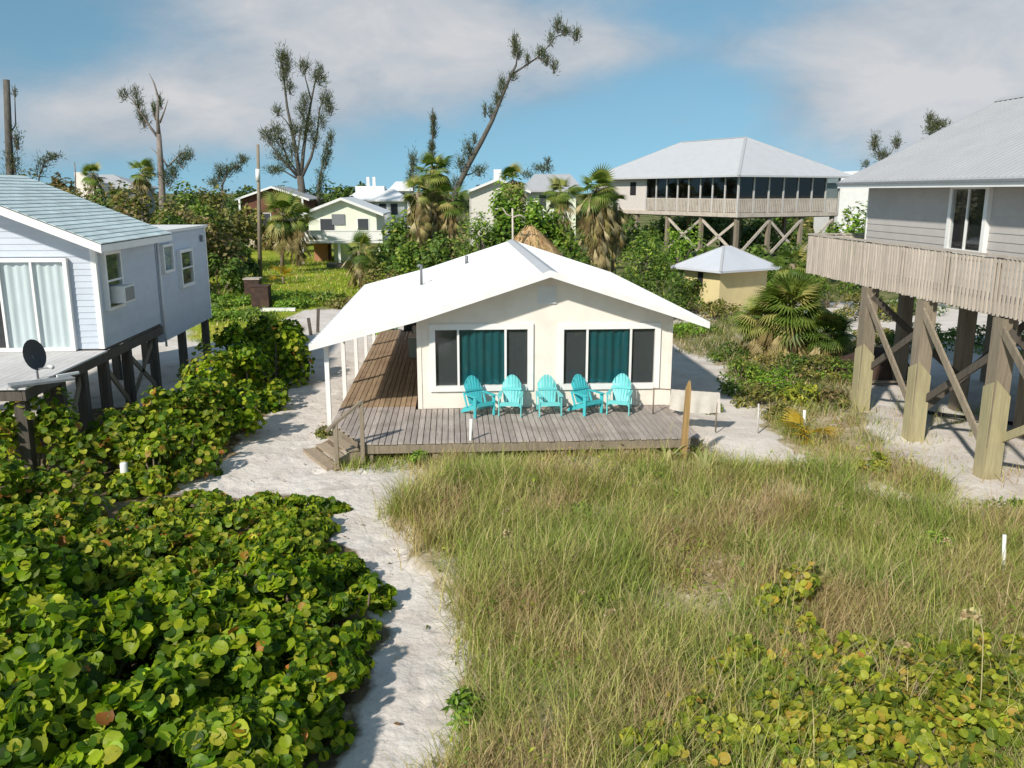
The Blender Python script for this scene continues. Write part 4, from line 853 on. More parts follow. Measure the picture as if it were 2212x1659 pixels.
# utility pole
p = g(562, 600); q = ay(557, 312, p[1]); up_ = thing('utility_pole', 'tall thin wooden utility pole on the lawn with a pale sleeve', 'utility pole', (p[0], p[1], 0))
MB().tube([(p[0], p[1], -.2), (q[0], p[1], q[2])], [.16, .10], 10).build('pole', M['wood_grey'], up_)
s0 = ay(557, 392, p[1]); s1 = ay(557, 365, p[1]); MB().tube([(s0[0], p[1], s0[2]), (s1[0], p[1], s1[2])], .16, 10).build('sleeve', M['plastic_white'], up_)
# brown bins, boards on the sand behind
p = g(548, 640); b1 = thing('brown_tank', 'upper brown box with pale lid on the lawn edge behind the blue house', 'box', (p[0], p[1], 0))
hh = ay(548, 603, p[1])[2]; MB().box(p[0]-.42, p[1]-.4, 0, p[0]+.42, p[1]+.4, hh).build('body', M['rust'], b1); MB().box(p[0]-.47, p[1]-.45, hh, p[0]+.47, p[1]+.45, hh+.08).build('lid', M['wood_rail'], b1)
p = g(566, 662); b1 = thing('brown_tank', 'lower dark brown box standing before the pale lidded box behind the hedge', 'box', (p[0], p[1], 0))
hh = ay(566, 618, p[1])[2]; MB().box(p[0]-.45, p[1]-.4, 0, p[0]+.45, p[1]+.4, hh).build('body', M['rust'], b1); MB().box(p[0]-.48, p[1]-.43, hh, p[0]+.48, p[1]+.43, hh+.05).build('lid', M['rust'], b1)
p = g(600, 672); single('white_board', MB().box(p[0]-.9, p[1]-.12, 0, p[0]+.9, p[1]+.12, .16), M['plastic_white'], 'long white board lying on the sand beside the dark brown box', 'board')
for (x, y, h, lb) in ((686, 716, 1.0, 'leaning dark fence post on the sand behind the white eave'), (672, 722, .7, 'shorter tilted dark fence post on the sand behind the white eave')):
    p = g(x, y); single('fence_post', MB().beam((p[0], p[1], -.1), (p[0]+.08*(x-679)/7, p[1], h), .12, .12), M['wood_dark'], lb, 'post')
p = g(2080, 905); single('pipe', MB().tube([(p[0]-.7, p[1]+.5, .06), (p[0]+1.2, p[1]-1.0, .06)], .05, 8), M['dark'], 'black pipe lying on the shaded sand under the pile house', 'pipe')
p = g(1850, 868); single('sawn_plank', MB().beam((p[0]-1.3, p[1]+3.4, .12), (p[0]+.2, p[1]+3.2, .1), .2, .05), M['wood_new'], 'pale sawn plank lying behind the outermost pile sleeve', 'plank')
# dark covered heap stored under the pile house
p = g(1915, 830); hp = thing('covered_heap', 'dark tarpaulin covered heap stored under the taupe pile house', 'heap', (float(p[0]), float(p[1]), 0)); vs = []; fs = []
for i in range(9):
    for j in range(7):
        u, v = i/8*2-1, j/6*2-1; hh = max(0, (1-u**4)*(1-v**4))*(.75+.18*math.sin(3*u+1)+.12*math.cos(5*v+u)); vs.append((p[0]+u*1.5, p[1]+1.2+v*1.0, -.05+hh+random.uniform(-.03, .03)))
for i in range(8):
    for j in range(6): a = i*7+j; fs.append((a, a+7, a+8, a+1))
MB().add(vs, fs).build('tarpaulin', M['rust'], hp)
for k in range(3): MB().beam((p[0]-1.3+k*.5, p[1]+.1, .05), (p[0]-.2+k*.6, p[1]+.05-.2*k, .08+.05*k), .14, .05).build('loose_board', M['wood_grey'], hp)
p = ay(740, 572, 70); single('picnic_slab', MB().box(p[0]-1.2, 69.5, 0, p[0]+1.1, 71, .35), M['wood_dark'], 'dark low bench slab on the lawn before the pale green house', 'bench')
p = g(1475, 1150); single('driftwood_log', MB().tube([(p[0]-.35, p[1]+.45, .16), (p[0]-.05, p[1]+.1, .22), (p[0]+.3, p[1]-.2, .16)], [.06, .09, .07], 8), M['deadwood'], 'short bleached driftwood log lying in the dune grass', 'log')
# ---------------------------------------------------------------- leaf templates (diameter or length 1)
def round_leaf():
    a = np.linspace(-math.pi/2+.3, 1.5*math.pi-.3, 10); ring = np.stack([.47*np.cos(a), .5*np.sin(a), .20*np.abs(np.cos(a))**1.3+.05*np.sin(3*a)-.04*np.sin(a)], 1)
    V_ = np.concatenate([[(0, -.36, .0), (0, .12, .02)], ring]); return V_, [(0, 2, 3), (0, 3, 1)]+[(1, i, i+1) for i in range(3, 10)]+[(1, 10, 0), (0, 10, 11)]
def oval_leaf():
    V_ = np.array([(0, 0, 0), (.2, .35, .07), (.0, .4, 0), (-.2, .35, .07), (0, 1, -.05)]); return V_, [(0, 1, 2), (0, 2, 3), (1, 4, 2), (2, 4, 3)]
def diamond_leaf():
    V_ = np.array([(0, -.5, 0), (.33, 0, .1), (0, .5, 0), (-.33, 0, .1)]); return V_, [(0, 1, 2), (0, 2, 3)]
ROUND, OVAL, DIAM = round_leaf(), oval_leaf(), diamond_leaf()
grape_mes = {}
def leaf_mesh(key='grape_obj'):
    grape_me = grape_mes.get(key)
    if grape_me is None:
        grape_me = grape_mes[key] = bpy.data.meshes.new('leaf'); grape_me.from_pydata([tuple(v) for v in ROUND[0]], [], ROUND[1]); grape_me.materials.append(M[key]); grape_me.polygons.foreach_set('use_smooth', [True]*len(ROUND[1])); grape_me.update()
    return grape_me
PAL_GRAPE = ([(.035, .08, .007), (.075, .15, .010), (.165, .26, .012), (.30, .38, .02), (.44, .48, .035), (.42, .17, .04)], [2.6, 4, 4, 3.2, 1.3, .1])
PAL_GRAPE_Y = ([(.07, .13, .014), (.14, .21, .02), (.26, .32, .03), (.40, .41, .05), (.46, .30, .06), (.34, .14, .04)], [3, 3, 3, 2.4, .5, .3])
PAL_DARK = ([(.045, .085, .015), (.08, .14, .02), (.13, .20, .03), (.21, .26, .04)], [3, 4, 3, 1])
PAL_MID = ([(.06, .12, .015), (.12, .20, .025), (.20, .28, .035), (.31, .35, .06)], [3, 4, 3, 1])
PAL_BRIGHT = ([(.07, .14, .012), (.13, .24, .02), (.20, .32, .03), (.28, .36, .05)], [2, 4, 3, 1])
PAL_LIME = ([(.16, .30, .02), (.26, .42, .03), (.36, .50, .05)], [1, 2, 1])
PAL_OLIVE = ([(.08, .10, .02), (.15, .16, .03), (.24, .22, .05), (.32, .25, .10)], [3, 4, 3, 1.5])
PAL_BROWN = ([(.14, .10, .045), (.23, .17, .07), (.17, .18, .04), (.34, .25, .12)], [3, 3, 3, 1.5])
PAL_YEL = ([(.16, .20, .02), (.30, .33, .03), (.42, .40, .05), (.46, .30, .05), (.08, .13, .02)], [3, 4, 3, .6, 2])
def shrub(name, label, cat, c, rx, ry, h, n, leaf, size, pal, clumps=14, csize=.3, singles=0, group=None, m='leaf', lift=0.12, trunk=False, up=.5, kindname='foliage', wild=.6, lkey='grape_obj'):
    z0 = float(gz(c[0], c[1])); t = thing(name, label, cat, (float(c[0]), float(c[1]), z0), group)
    th = rng.uniform(0, 2*math.pi, clumps); ph = np.arccos(rng.uniform(0.0, 1, clumps)); rr = rng.uniform(.55, 1, clumps)**.6
    cz = csize*h*.8
    C = np.stack([np.cos(th)*np.sin(ph)*(rx-csize*rx*.4)*rr, np.sin(th)*np.sin(ph)*(ry-csize*ry*.4)*rr, lift*h+(h*(1-lift)-cz*.6)*np.cos(ph)*rr], 1)
    w = rng.uniform(.6, 1.4, clumps); k = rng.choice(clumps, n, p=w/w.sum()); d = rng.normal(0, 1, (n, 3)); d /= np.linalg.norm(d, axis=1, keepdims=True); d[:, 2] = np.where(rng.random(n) < .7, np.abs(d[:, 2]), d[:, 2])
    rad = rng.uniform(.35, 1.05, n)**.5; S = np.array([csize*rx, csize*ry, cz])*rng.uniform(.7, 1.3, (clumps, 1))
    P = C[k]+d*S[k]*rad[:, None]; P[:, 2] = np.maximum(P[:, 2], .02)
    nr = d*.7+np.array([-.12, -.25, up])+rng.normal(0, wild, (n, 3)); nr += (P/np.array([rx, ry, h]))*.5
    Rm = rotmats(nr, rng.uniform(0, 6.283, n)); sz = size*rng.uniform(.6, 1.25, n)
    cl = jit(pal[0], pal[1], n, .15); shade = rng.uniform(.75, 1.2, clumps); cl *= shade[k][:, None]
    keep = np.ones(n, bool)
    if singles:
        wp = P+np.array([c[0], c[1], z0]); dist = np.linalg.norm(wp-CAM, axis=1); vw = (CAM-wp)/dist[:, None]; face = np.einsum('ij,ij->i', d, vw)
        sc_ = sz/dist*(face > -.1)*(rad > .75); pick = np.argsort(-sc_)[:singles]; keep[pick] = False
        for i in pick:
            o = piece('leaf', leaf_mesh(lkey), t, wp[i], Matrix(Rm[i].tolist()).to_euler(), (sz[i],)*3)
    me_ = bulk(kindname, leaf[0], leaf[1], P[keep], Rm[keep], sz[keep], cl[keep], M[m], smooth=(leaf is ROUND)); o = link(kindname, me_, None, t); o['kind'] = 'stuff'
    ns = 1 if trunk else min(7, clumps)
    if trunk:
        r0 = .035*h+.03; b = C[np.argsort(-C[:, 2])[:6]]; mb = MB(); fork = np.array([0, 0, h*.38]); mb.tube([(0, 0, -.15), (.03*h, 0, h*.2), fork], [r0, r0*.8, r0*.65], 7)
        for q in b: mb.tube([fork, fork*.5+q*.5+np.array([0, 0, .05*h]), q], [r0*.55, r0*.35, r0*.12], 5, False)
        me2 = mb.mesh('trunk', M['bark']); link('trunk', me2, None, t)
    else:
        for i in range(ns):
            q = C[i]; mb = MB(); a = np.array([q[0]*.12, q[1]*.12, -.1]); mb.tube([a, a*.4+q*.5+np.array([0, 0, -.05]), q], [.03+.012*h, .022+.006*h, .008], 5, False); link('stem', mb.mesh('stem', M['stem']), None, t)
    return t
# ---- sea grape in the foreground: (x, y on the grid at mid crown, radius, height, leaf size, label)
FG = [(30, 1560, 1.25, 1.5, .165, 'large glossy dark green sea grape shrub filling the near dune bank beside the path'), (330, 1600, 1.25, 1.3, .16, None), (495, 1590, 1.0, 1.15, .145, None),
      (180, 1370, 1.25, 1.45, .165, None), (460, 1390, 1.2, 1.2, .15, None), (640, 1400, .9, 1.0, .135, None), (-60, 1220, 1.4, 1.7, .17, None),
      (590, 1250, .95, .95, .14, None), (330, 1170, 1.2, .8, .145, None), (490, 1120, .95, .6, .13, None),
      (600, 1160, .9, .6, .135, None), (705, 1300, .72, .75, .13, None), (400, 1270, 1.1, 1.05, .15, None), (150, 1180, 1.2, 1.0, .15, None), (720, 1230, .6, .5, .125, None), (620, 1500, .72, .85, .135, None), (110, 1130, .9, .9, .15, None), (640, 1120, .7, .4, .125, None), (480, 1690, .8, .95, .14, None), (-100, 1400, 1.2, 1.3, .16, None), (330, 1095, .7, .34, .125, None), (740, 1210, .45, .38, .12, None), (430, 1085, .75, .42, .125, None), (560, 1085, .7, .38, .12, None), (190, 1140, .7, .45, .13, None)]
LFG = ['large dark glossy sea grape with yellow top leaves, deepest in the near clump', 'broad glossy sea grape with bright upturned leaves in the middle of the near clump', 'rounded sea grape crowding the narrow bend of the white sand path',
       'tall deep green sea grape in the shaded heart of the near clump', 'yellow green leaved sea grape over the inner middle of the near clump', 'bright rounded sea grape bulging furthest into the sand path', 'big sea grape below the blue house deck with mixed yellow leaves',
       'reddish tinged low sea grape where the path widens towards the steps', 'flat dark sea grape in front of the thick white stake', 'spreading low sea grape reaching over open sand near the thick white stake',
       'low tawny sea grape behind the reddish one at the widening path', 'small round sea grape on the outer curve of the path bend', 'sea grape with crowded upright leaves in the hollow of the near clump', 'yellow flecked sea grape on the bank below the dish', 'knee high sea grape in the notch where sand cuts into the clump', 'leafy sea grape shading the narrowest stretch of path', 'dull green sea grape between thick white stake and dish bank', 'ground hugging sea grape by the creeping sprig', 'sea grape overhanging the path where footprints crowd together', 'dense sea grape at the outer bank under the dish', 'small spread of sea grape leaves just past the thick white stake', 'little sea grape cushion on the sand notch', 'flat yellow sprinkled sea grape along the sand wedge by the stake', 'thin low sea grape fringe where the path opens to the steps', 'dusky low sea grape right at the foot of the thick white stake']
for (x, y, r_, h, ls, _), lb in zip(FG, LFG):
    ls *= 1.0; c = g(x, y, .65*h); shrub('sea_grape_shrub', lb, 'shrub', c, r_, r_*.95, h, int(1600*r_*r_+150), ROUND, ls, PAL_GRAPE if y > 1180 else PAL_GRAPE_Y, clumps=34, csize=.24, singles=200, wild=.75, group='sea grape shrubs of the near clump', m='leaf_gloss', lift=.02)
for (x, y, r_, h, lb) in ((665, 1098, .62, .34, 'low creeping sea grape sprig pointing across the path'), (710, 1092, .35, .22, 'tip of creeping green runners lying on the white sand'), (790, 1290, .45, .5, 'small sea grape tuft at the shaded path edge')):
    shrub('sea_grape_shrub', lb, 'shrub', g(x, y, .1), r_, r_*.6, h, int(420*r_/.5), ROUND, .12, PAL_GRAPE, clumps=9, csize=.33, singles=60, group='sea grape shrubs of the near clump', m='leaf_gloss', lift=.02)
MIDL = [(60, 925, 1.25, 1.9, 'yellow leaved sea grape just under the satellite dish'), (-90, 1020, 1.4, 1.9, 'tall dark sea grape at the outer deck pile of the blue house'), (90, 1060, 1.15, 1.2, 'mixed yellow and green sea grape between dish and thick white stake'), (235, 950, 1.0, 1.4, 'dark twiggy sea grape under the blue house deck edge'),
        (330, 985, .95, 1.0, 'open leggy sea grape with pale stems by the sand bank'), (390, 950, .9, 1.1, 'green sea grape meeting the sand beside the leggy one'), (400, 870, 1.1, 1.9, 'tall olive sea grape against the blue house braces'), (480, 850, 1.0, 1.8, 'dense sea grape in the hedge beside the wide sand path'),
        (535, 790, 1.25, 1.9, 'large dense sea grape hedge shrub with sunlit crown'), (590, 745, 1.25, 2.0, 'tallest dark sea grape of the path hedge'), (560, 720, 1.1, 1.9, 'hedge sea grape below the annex of the blue house'), (615, 715, 1.0, 1.5, 'last sea grape at the far end of the hedge near the brown boxes'), (300, 1030, .6, .55, 'small yellow green sea grape sprig behind the thick white stake'), (445, 800, 1.0, 1.9, 'upright sea grape hiding the middle piles of the blue house'), (345, 890, 1.0, 1.6, 'bushy sea grape in front of the crossed braces'), (270, 905, .9, 1.5, 'sea grape screening the piles below the deck rim'), (520, 740, 1.0, 1.8, 'sea grape pressed against the annex piles')]
for (x, y, r_, h, lb) in MIDL:
    c = g(x, y, .6*h); dk = x > 450
    shrub('sea_grape_shrub', lb, 'shrub', c, r_, r_*.95, h, int((1250 if dk else 760)*r_), ROUND, .15, PAL_GRAPE if dk else PAL_GRAPE_Y, clumps=22, csize=.28, singles=70, group='sea grape shrubs below the blue house', m='leaf_gloss', lift=.02)
# ---- yellow green low plants bottom right
k = 0
LBY = ['yellow green leafy plant in the big patch sprawling through the dune grass', ]
for (x, y, r_) in ((1750, 1290, .5), (1690, 1330, .35), (1640, 1440, .4), (1830, 1410, .4), (1960, 1430, .45), (1480, 1560, .4), (1610, 1600, .45), (1750, 1600, .5), (1890, 1560, .45), (2010, 1510, .5), (2130, 1560, .5), (1980, 1640, .5), (2180, 1650, .5), (1830, 1660, .45), (1420, 1640, .35), (2150, 1430, .4), (1700, 1520, .4), (1560, 1490, .35), (2080, 1610, .45), (1940, 1490, .4), (2210, 1540, .45), (1680, 1660, .45), (2070, 1440, .35), (1840, 1500, .4), (1540, 1640, .4), (1780, 1450, .35), (1720, 1390, .3), (2140, 1500, .4), (1920, 1620, .4), (1650, 1550, .35), (2040, 1560, .4), (2200, 1600, .4), (1810, 1570, .4)):
    shrub('beach_plant', {(1750, 1290): 'stand alone yellow green plant clump out in the open dune grass', (1690, 1330): 'small yellow green sprig next to the stand alone clump in the grass'}.get((x, y), LBY[0]), 'plant', g(x, y, .25), r_*1.25, r_*1.25, .56, int(520*r_), ROUND, .105, PAL_YEL, clumps=13, csize=.3, wild=.9, lkey='yellow_leaf', singles=45, group='yellow green plants in the dune grass', m='leaf', lift=.1)
for (x, y, r_, h, pal, lb) in ((905, 992, .28, .35, PAL_BRIGHT, 'bright green weed at the foot of the deck rim'), (250 + 1000, 1110, .3, .3, PAL_BRIGHT, 'small bright weed among the grass before the deck'), (2010, 1195, .4, .35, PAL_BRIGHT, 'bright green weed patch near the slim white stake'), (2190, 1110, .5, .45, PAL_BRIGHT, 'bright green weed beside the sandy strip before the near pile'),
                              (1545, 880, .3, .3, PAL_MID, 'green weed at the corner of the deck behind the timber post'), (700, 930, .22, .28, PAL_OLIVE, 'grey green weed beside the wooden steps'), (1890, 1010, .45, .4, PAL_YEL, 'yellow green weed tuft below the middle pile'), (1005, 1530, .3, .35, PAL_BRIGHT, 'bright green weed at the sand path edge in the dune grass')):
    shrub('weed', lb, 'plant', g(x, y, .1), r_, r_, h, int(420*r_/.3), OVAL, .11, pal, clumps=8, csize=.4, lift=.05)
# ---- shrubs and trees behind: (x, ytop, Y, radius m, kind, label, trunk)
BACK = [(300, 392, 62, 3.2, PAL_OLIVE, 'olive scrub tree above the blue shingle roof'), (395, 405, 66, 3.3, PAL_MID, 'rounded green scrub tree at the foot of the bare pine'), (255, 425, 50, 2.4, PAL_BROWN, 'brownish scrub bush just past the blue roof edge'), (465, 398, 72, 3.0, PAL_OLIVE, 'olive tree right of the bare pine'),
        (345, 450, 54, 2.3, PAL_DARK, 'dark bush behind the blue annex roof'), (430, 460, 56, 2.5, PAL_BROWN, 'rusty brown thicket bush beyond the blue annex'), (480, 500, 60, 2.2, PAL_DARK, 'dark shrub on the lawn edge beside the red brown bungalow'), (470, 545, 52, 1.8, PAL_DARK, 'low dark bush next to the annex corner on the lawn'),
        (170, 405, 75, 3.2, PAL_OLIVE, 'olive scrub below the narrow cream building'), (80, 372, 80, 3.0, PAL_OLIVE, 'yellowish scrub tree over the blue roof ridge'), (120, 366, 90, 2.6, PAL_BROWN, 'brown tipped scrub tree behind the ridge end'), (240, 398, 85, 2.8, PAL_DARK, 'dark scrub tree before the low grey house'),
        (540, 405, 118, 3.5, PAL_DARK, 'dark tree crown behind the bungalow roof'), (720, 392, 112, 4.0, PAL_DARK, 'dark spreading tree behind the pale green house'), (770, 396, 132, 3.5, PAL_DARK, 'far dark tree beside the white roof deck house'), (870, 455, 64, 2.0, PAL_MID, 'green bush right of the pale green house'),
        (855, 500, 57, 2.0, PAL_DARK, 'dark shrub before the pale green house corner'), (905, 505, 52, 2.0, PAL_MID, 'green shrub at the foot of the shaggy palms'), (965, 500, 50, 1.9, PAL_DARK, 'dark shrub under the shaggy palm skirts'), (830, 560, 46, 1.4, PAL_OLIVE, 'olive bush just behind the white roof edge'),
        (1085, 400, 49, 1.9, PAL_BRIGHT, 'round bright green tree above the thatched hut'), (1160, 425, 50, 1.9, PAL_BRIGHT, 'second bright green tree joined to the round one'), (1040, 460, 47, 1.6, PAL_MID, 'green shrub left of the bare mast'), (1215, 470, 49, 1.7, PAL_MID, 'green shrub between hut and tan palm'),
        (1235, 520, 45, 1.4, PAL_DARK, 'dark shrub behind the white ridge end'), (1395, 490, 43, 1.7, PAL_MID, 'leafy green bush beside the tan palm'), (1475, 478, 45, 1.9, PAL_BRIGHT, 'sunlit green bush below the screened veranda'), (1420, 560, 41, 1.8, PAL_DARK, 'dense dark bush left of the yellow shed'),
        (1480, 590, 42.5, 1.3, PAL_DARK, 'dark shrub against the yellow shed corner'), (1370, 560, 40, 1.3, PAL_DARK, 'dark shrub over the right roof slope'), (1560, 520, 58, 2.2, PAL_DARK, 'shade coloured shrub under the screened house floor'), (1700, 525, 58, 2.2, PAL_DARK, 'shade coloured undergrowth between the veranda stilts'),  # last two shrubs carry the shade under the floor in their leaf colour
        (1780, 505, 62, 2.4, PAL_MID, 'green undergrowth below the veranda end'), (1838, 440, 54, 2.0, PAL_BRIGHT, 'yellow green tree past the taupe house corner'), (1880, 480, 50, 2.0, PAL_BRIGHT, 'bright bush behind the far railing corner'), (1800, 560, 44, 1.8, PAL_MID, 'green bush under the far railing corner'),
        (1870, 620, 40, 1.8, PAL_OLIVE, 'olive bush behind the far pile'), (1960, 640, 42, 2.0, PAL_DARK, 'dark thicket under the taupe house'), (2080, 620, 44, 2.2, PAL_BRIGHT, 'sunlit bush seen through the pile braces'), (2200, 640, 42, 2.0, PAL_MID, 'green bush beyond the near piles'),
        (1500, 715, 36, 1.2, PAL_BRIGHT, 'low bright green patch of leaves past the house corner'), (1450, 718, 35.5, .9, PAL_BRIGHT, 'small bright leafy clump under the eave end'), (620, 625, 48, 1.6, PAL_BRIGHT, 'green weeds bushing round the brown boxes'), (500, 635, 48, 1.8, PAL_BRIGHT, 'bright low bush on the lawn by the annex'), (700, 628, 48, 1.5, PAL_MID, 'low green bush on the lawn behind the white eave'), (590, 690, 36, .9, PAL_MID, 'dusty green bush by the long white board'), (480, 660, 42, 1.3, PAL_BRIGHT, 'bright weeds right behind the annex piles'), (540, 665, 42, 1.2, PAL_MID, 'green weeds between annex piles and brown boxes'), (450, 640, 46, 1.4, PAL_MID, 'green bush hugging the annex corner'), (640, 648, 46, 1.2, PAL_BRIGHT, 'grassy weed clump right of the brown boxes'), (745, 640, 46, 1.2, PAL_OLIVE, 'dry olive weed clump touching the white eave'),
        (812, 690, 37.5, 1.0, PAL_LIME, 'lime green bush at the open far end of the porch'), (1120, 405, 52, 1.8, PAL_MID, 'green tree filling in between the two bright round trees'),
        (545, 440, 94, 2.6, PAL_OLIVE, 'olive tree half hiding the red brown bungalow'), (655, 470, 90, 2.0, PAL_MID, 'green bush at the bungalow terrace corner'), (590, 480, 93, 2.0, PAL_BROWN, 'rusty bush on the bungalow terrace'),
        (1660, 545, 46, 1.2, PAL_BRIGHT, 'pale green bush behind the shed roof'), (1560, 455, 80, 3.5, PAL_DARK, 'shade coloured tree mass seen through the veranda stilts'), (1680, 458, 78, 3.5, PAL_DARK, 'shade coloured brushwood behind the veranda braces'), (1450, 460, 82, 3.5, PAL_DARK, 'shade coloured tree behind the screened house stilts'), (1780, 455, 82, 3.2, PAL_OLIVE, 'olive tree under the veranda end'), (1380, 470, 62, 2.4, PAL_DARK, 'shade coloured brush under the solid wall of the screened house'), (1640, 530, 56, 1.8, PAL_DARK, 'shade coloured bush right below the veranda corner'),  # dark palette puts the shadow below the screened house into the leaves
        (2000, 690, 31, 1.5, PAL_DARK, 'dark bush added to deepen the shade behind the taupe house piles'), (2120, 690, 32, 1.6, PAL_DARK, 'dark bush added for shade behind the middle row of piles'), (2210, 700, 30, 1.4, PAL_MID, 'green bush among the rear piles'), (1890, 700, 33, 1.2, PAL_OLIVE, 'olive bush beside the far rear pile'),  # dark bushes put in to deepen the gloom under the taupe house
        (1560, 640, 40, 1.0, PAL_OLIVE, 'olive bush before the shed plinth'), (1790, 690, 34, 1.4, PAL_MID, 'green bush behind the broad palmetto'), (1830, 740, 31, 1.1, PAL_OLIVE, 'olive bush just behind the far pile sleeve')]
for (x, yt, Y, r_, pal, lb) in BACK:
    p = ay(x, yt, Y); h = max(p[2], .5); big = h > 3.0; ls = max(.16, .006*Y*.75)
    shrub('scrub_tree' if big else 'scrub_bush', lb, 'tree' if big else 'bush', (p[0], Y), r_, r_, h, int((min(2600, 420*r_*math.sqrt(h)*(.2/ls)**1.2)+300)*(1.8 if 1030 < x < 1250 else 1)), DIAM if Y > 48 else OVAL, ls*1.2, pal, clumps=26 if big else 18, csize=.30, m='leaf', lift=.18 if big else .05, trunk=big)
# undergrowth beside the palmetto and the sand track
for (x, y, r_, h, pal, lb) in ((1600, 800, .8, .8, PAL_MID, 'green undergrowth along the sand track'), (1680, 825, .9, .8, PAL_BRIGHT, 'bright leafy shrub below the palmetto'), (1640, 850, .7, .6, PAL_OLIVE, 'olive shrub at the bend of the sand track'), (1760, 800, .9, .9, PAL_OLIVE, 'dry olive shrub between palmetto and far pile'), (1580, 760, .8, .7, PAL_DARK, 'dark undergrowth at the foot of the palmetto'), (1800, 850, .6, .5, PAL_BROWN, 'brownish dry shrub beside the far pile'), (1640, 790, .9, .9, PAL_OLIVE, 'tangled olive shrub in front of the palmetto'), (1720, 790, .9, .8, PAL_DARK, 'dark shrub in the palmetto shade'), (1730, 850, .7, .6, PAL_YEL, 'yellow green shrub above the yellow palm'), (1800, 800, .8, .8, PAL_MID, 'green shrub next to the far pile foot'), (1590, 830, .5, .45, PAL_MID, 'low green shrub spilling on the sand track'), (1690, 880, .5, .45, PAL_OLIVE, 'small olive shrub behind the grey stake')):
    shrub('scrub_bush', lb, 'bush', g(x, y, .3), r_, r_, h, int(850*r_), OVAL, .15, pal, clumps=14, csize=.34, lift=.04)
# far woods reading as one mass
nt = 230; tx = rng.uniform(-190, 210, nt); ty = rng.uniform(135, 290, nt); thh = rng.uniform(3.5, 7.5, nt); trr = rng.uniform(2.5, 6, nt); n = 34000; k = rng.integers(0, nt, n)
d = rng.normal(0, 1, (n, 3)); d /= np.linalg.norm(d, axis=1, keepdims=True); d[:, 2] = np.abs(d[:, 2]); rad = rng.uniform(.5, 1.05, n)
P = np.stack([tx[k]+d[:, 0]*trr[k]*rad, ty[k]+d[:, 1]*trr[k]*rad, .3+d[:, 2]*thh[k]*rad], 1); cl = jit([(.05, .075, .025), (.09, .11, .035), (.14, .14, .05), (.06, .09, .04)], [3, 3, 2, 2], n, .15)*rng.uniform(.7, 1.2, nt)[k][:, None]
fwm = bulk('far_woods', DIAM[0], DIAM[1], P, rotmats(d+rng.normal(0, .5, (n, 3)), rng.uniform(0, 6.28, n)), rng.uniform(.7, 1.4, n), cl, M['leaf']); o = link('far_woods', fwm, None, None); o['kind'] = 'stuff'; tagm(o, 'far olive woods along the horizon', 'woods')

# ---------------------------------------------------------------- palms
def frond_mesh(name, m, droop=.25, nl=17, pet=.55, spread=1.45, w=.036):
    mb = MB(); mb.beam((0, 0, 0), (0, pet, -.02), .03, .02)
    for i in range(nl):
        a = spread*(2*i/(nl-1)-1); L1 = .78*(1-.18*abs(a)/spread); dx, dy = math.sin(a), math.cos(a); nx_, ny_ = dy, -dx
        b = (0, pet, -.02); mid = (dx*L1*.5, pet+dy*L1*.5, -.02-droop*.16); tip = (dx*L1, pet+dy*L1, -.02-droop-.05*random.random())
        mb.add([b, (mid[0]+nx_*w, mid[1]+ny_*w, mid[2]-.02), (mid[0]-nx_*w, mid[1]-ny_*w, mid[2]-.02), tip], [(0, 1, 2), (1, 3, 2)])
    return mb.mesh(name, m)
FRM = [frond_mesh('frond', M['frond'], .22), frond_mesh('frond', M['frond'], .42)]; DFM = [frond_mesh('dead_frond', M['dead_frond'], .15, 8, .5, .42, .022), frond_mesh('dead_frond', M['dead_frond'], .04, 6, .7, .22, .018)]
YFM = frond_mesh('frond', M['yellow_frond'], .2, 9, .35, .7, .024)
def palm(label, x, y, zt, size, nl, nd, skirt, lean=(0, 0), cat='palm', tr=.17, fm=None, pitch=(-62, 85), name='fan_palm', group=None):
    z0 = float(gz(x, y)); t = thing(name, label, cat, (x, y, z0), group)
    zt = max(zt-size*.75, .15); MB().tube([(x, y, z0-.2), (x+lean[0]*.4, y, z0+zt*.5), (x+lean[0], y+lean[1], z0+zt)], [tr*1.15, tr, tr*.95], 9).build('trunk', M['palm_trunk'], t)
    for i in range(nl):
        yw = rng.uniform(0, 6.283); pt = R(rng.uniform(*pitch)); s_ = size*rng.uniform(.75, 1.12)
        piece('frond', (fm or FRM)[i % len(fm or FRM)], t, (x+lean[0], y+lean[1], z0+zt+rng.uniform(-.15, .1)*size), (pt, rng.uniform(-.3, .3), yw), (s_,)*3)
    for i in range(int(nd*1.6)):
        yw = rng.uniform(0, 6.283); f = rng.random()**1.3; pt = R(rng.uniform(-88, -58)+12*(1-f)); s_ = size*rng.uniform(.7, 1.15); zz = zt-f*skirt; q = lean[0]*max(0, zz/zt) if zt > 0 else 0
        rr = tr+rng.uniform(0, .18)*size*(1-f*.4); piece('dead_frond', DFM[i % 2], t, (x+q-math.sin(yw)*rr, y+math.cos(yw)*rr, z0+max(zz, .1)), (pt, rng.uniform(-.5, .5), yw), (s_,)*3)
    return t
def palm_px(label, x, ytop, Y, size, nl, nd, skirt, **k):
    size *= .82; nd = int(nd*1.25)
    p = ay(x, ytop, Y); return palm(label, float(p[0]), float(Y), float(p[2]), size, nl, nd, skirt, **k)
palm_px('tallest shaggy cabbage palm with long tan skirt of dead fronds', 938, 335, 58, 1.55, 34, 90, 5.0)
palm_px('shaggy palm with drooping dead fronds left of the tallest palm', 903, 385, 56, 1.3, 22, 60, 3.6)
palm_px('shaggy palm with dead skirt under the leaning pine', 975, 400, 57, 1.4, 22, 60, 3.8)
palm_px('tan skirted cabbage palm with thick hanging dead fronds beside the screened house', 1290, 372, 56, 1.7, 34, 110, 4.2, tr=.2)
palm_px('tan palm close against the thick skirted palm', 1330, 412, 57, 1.2, 14, 50, 2.6)
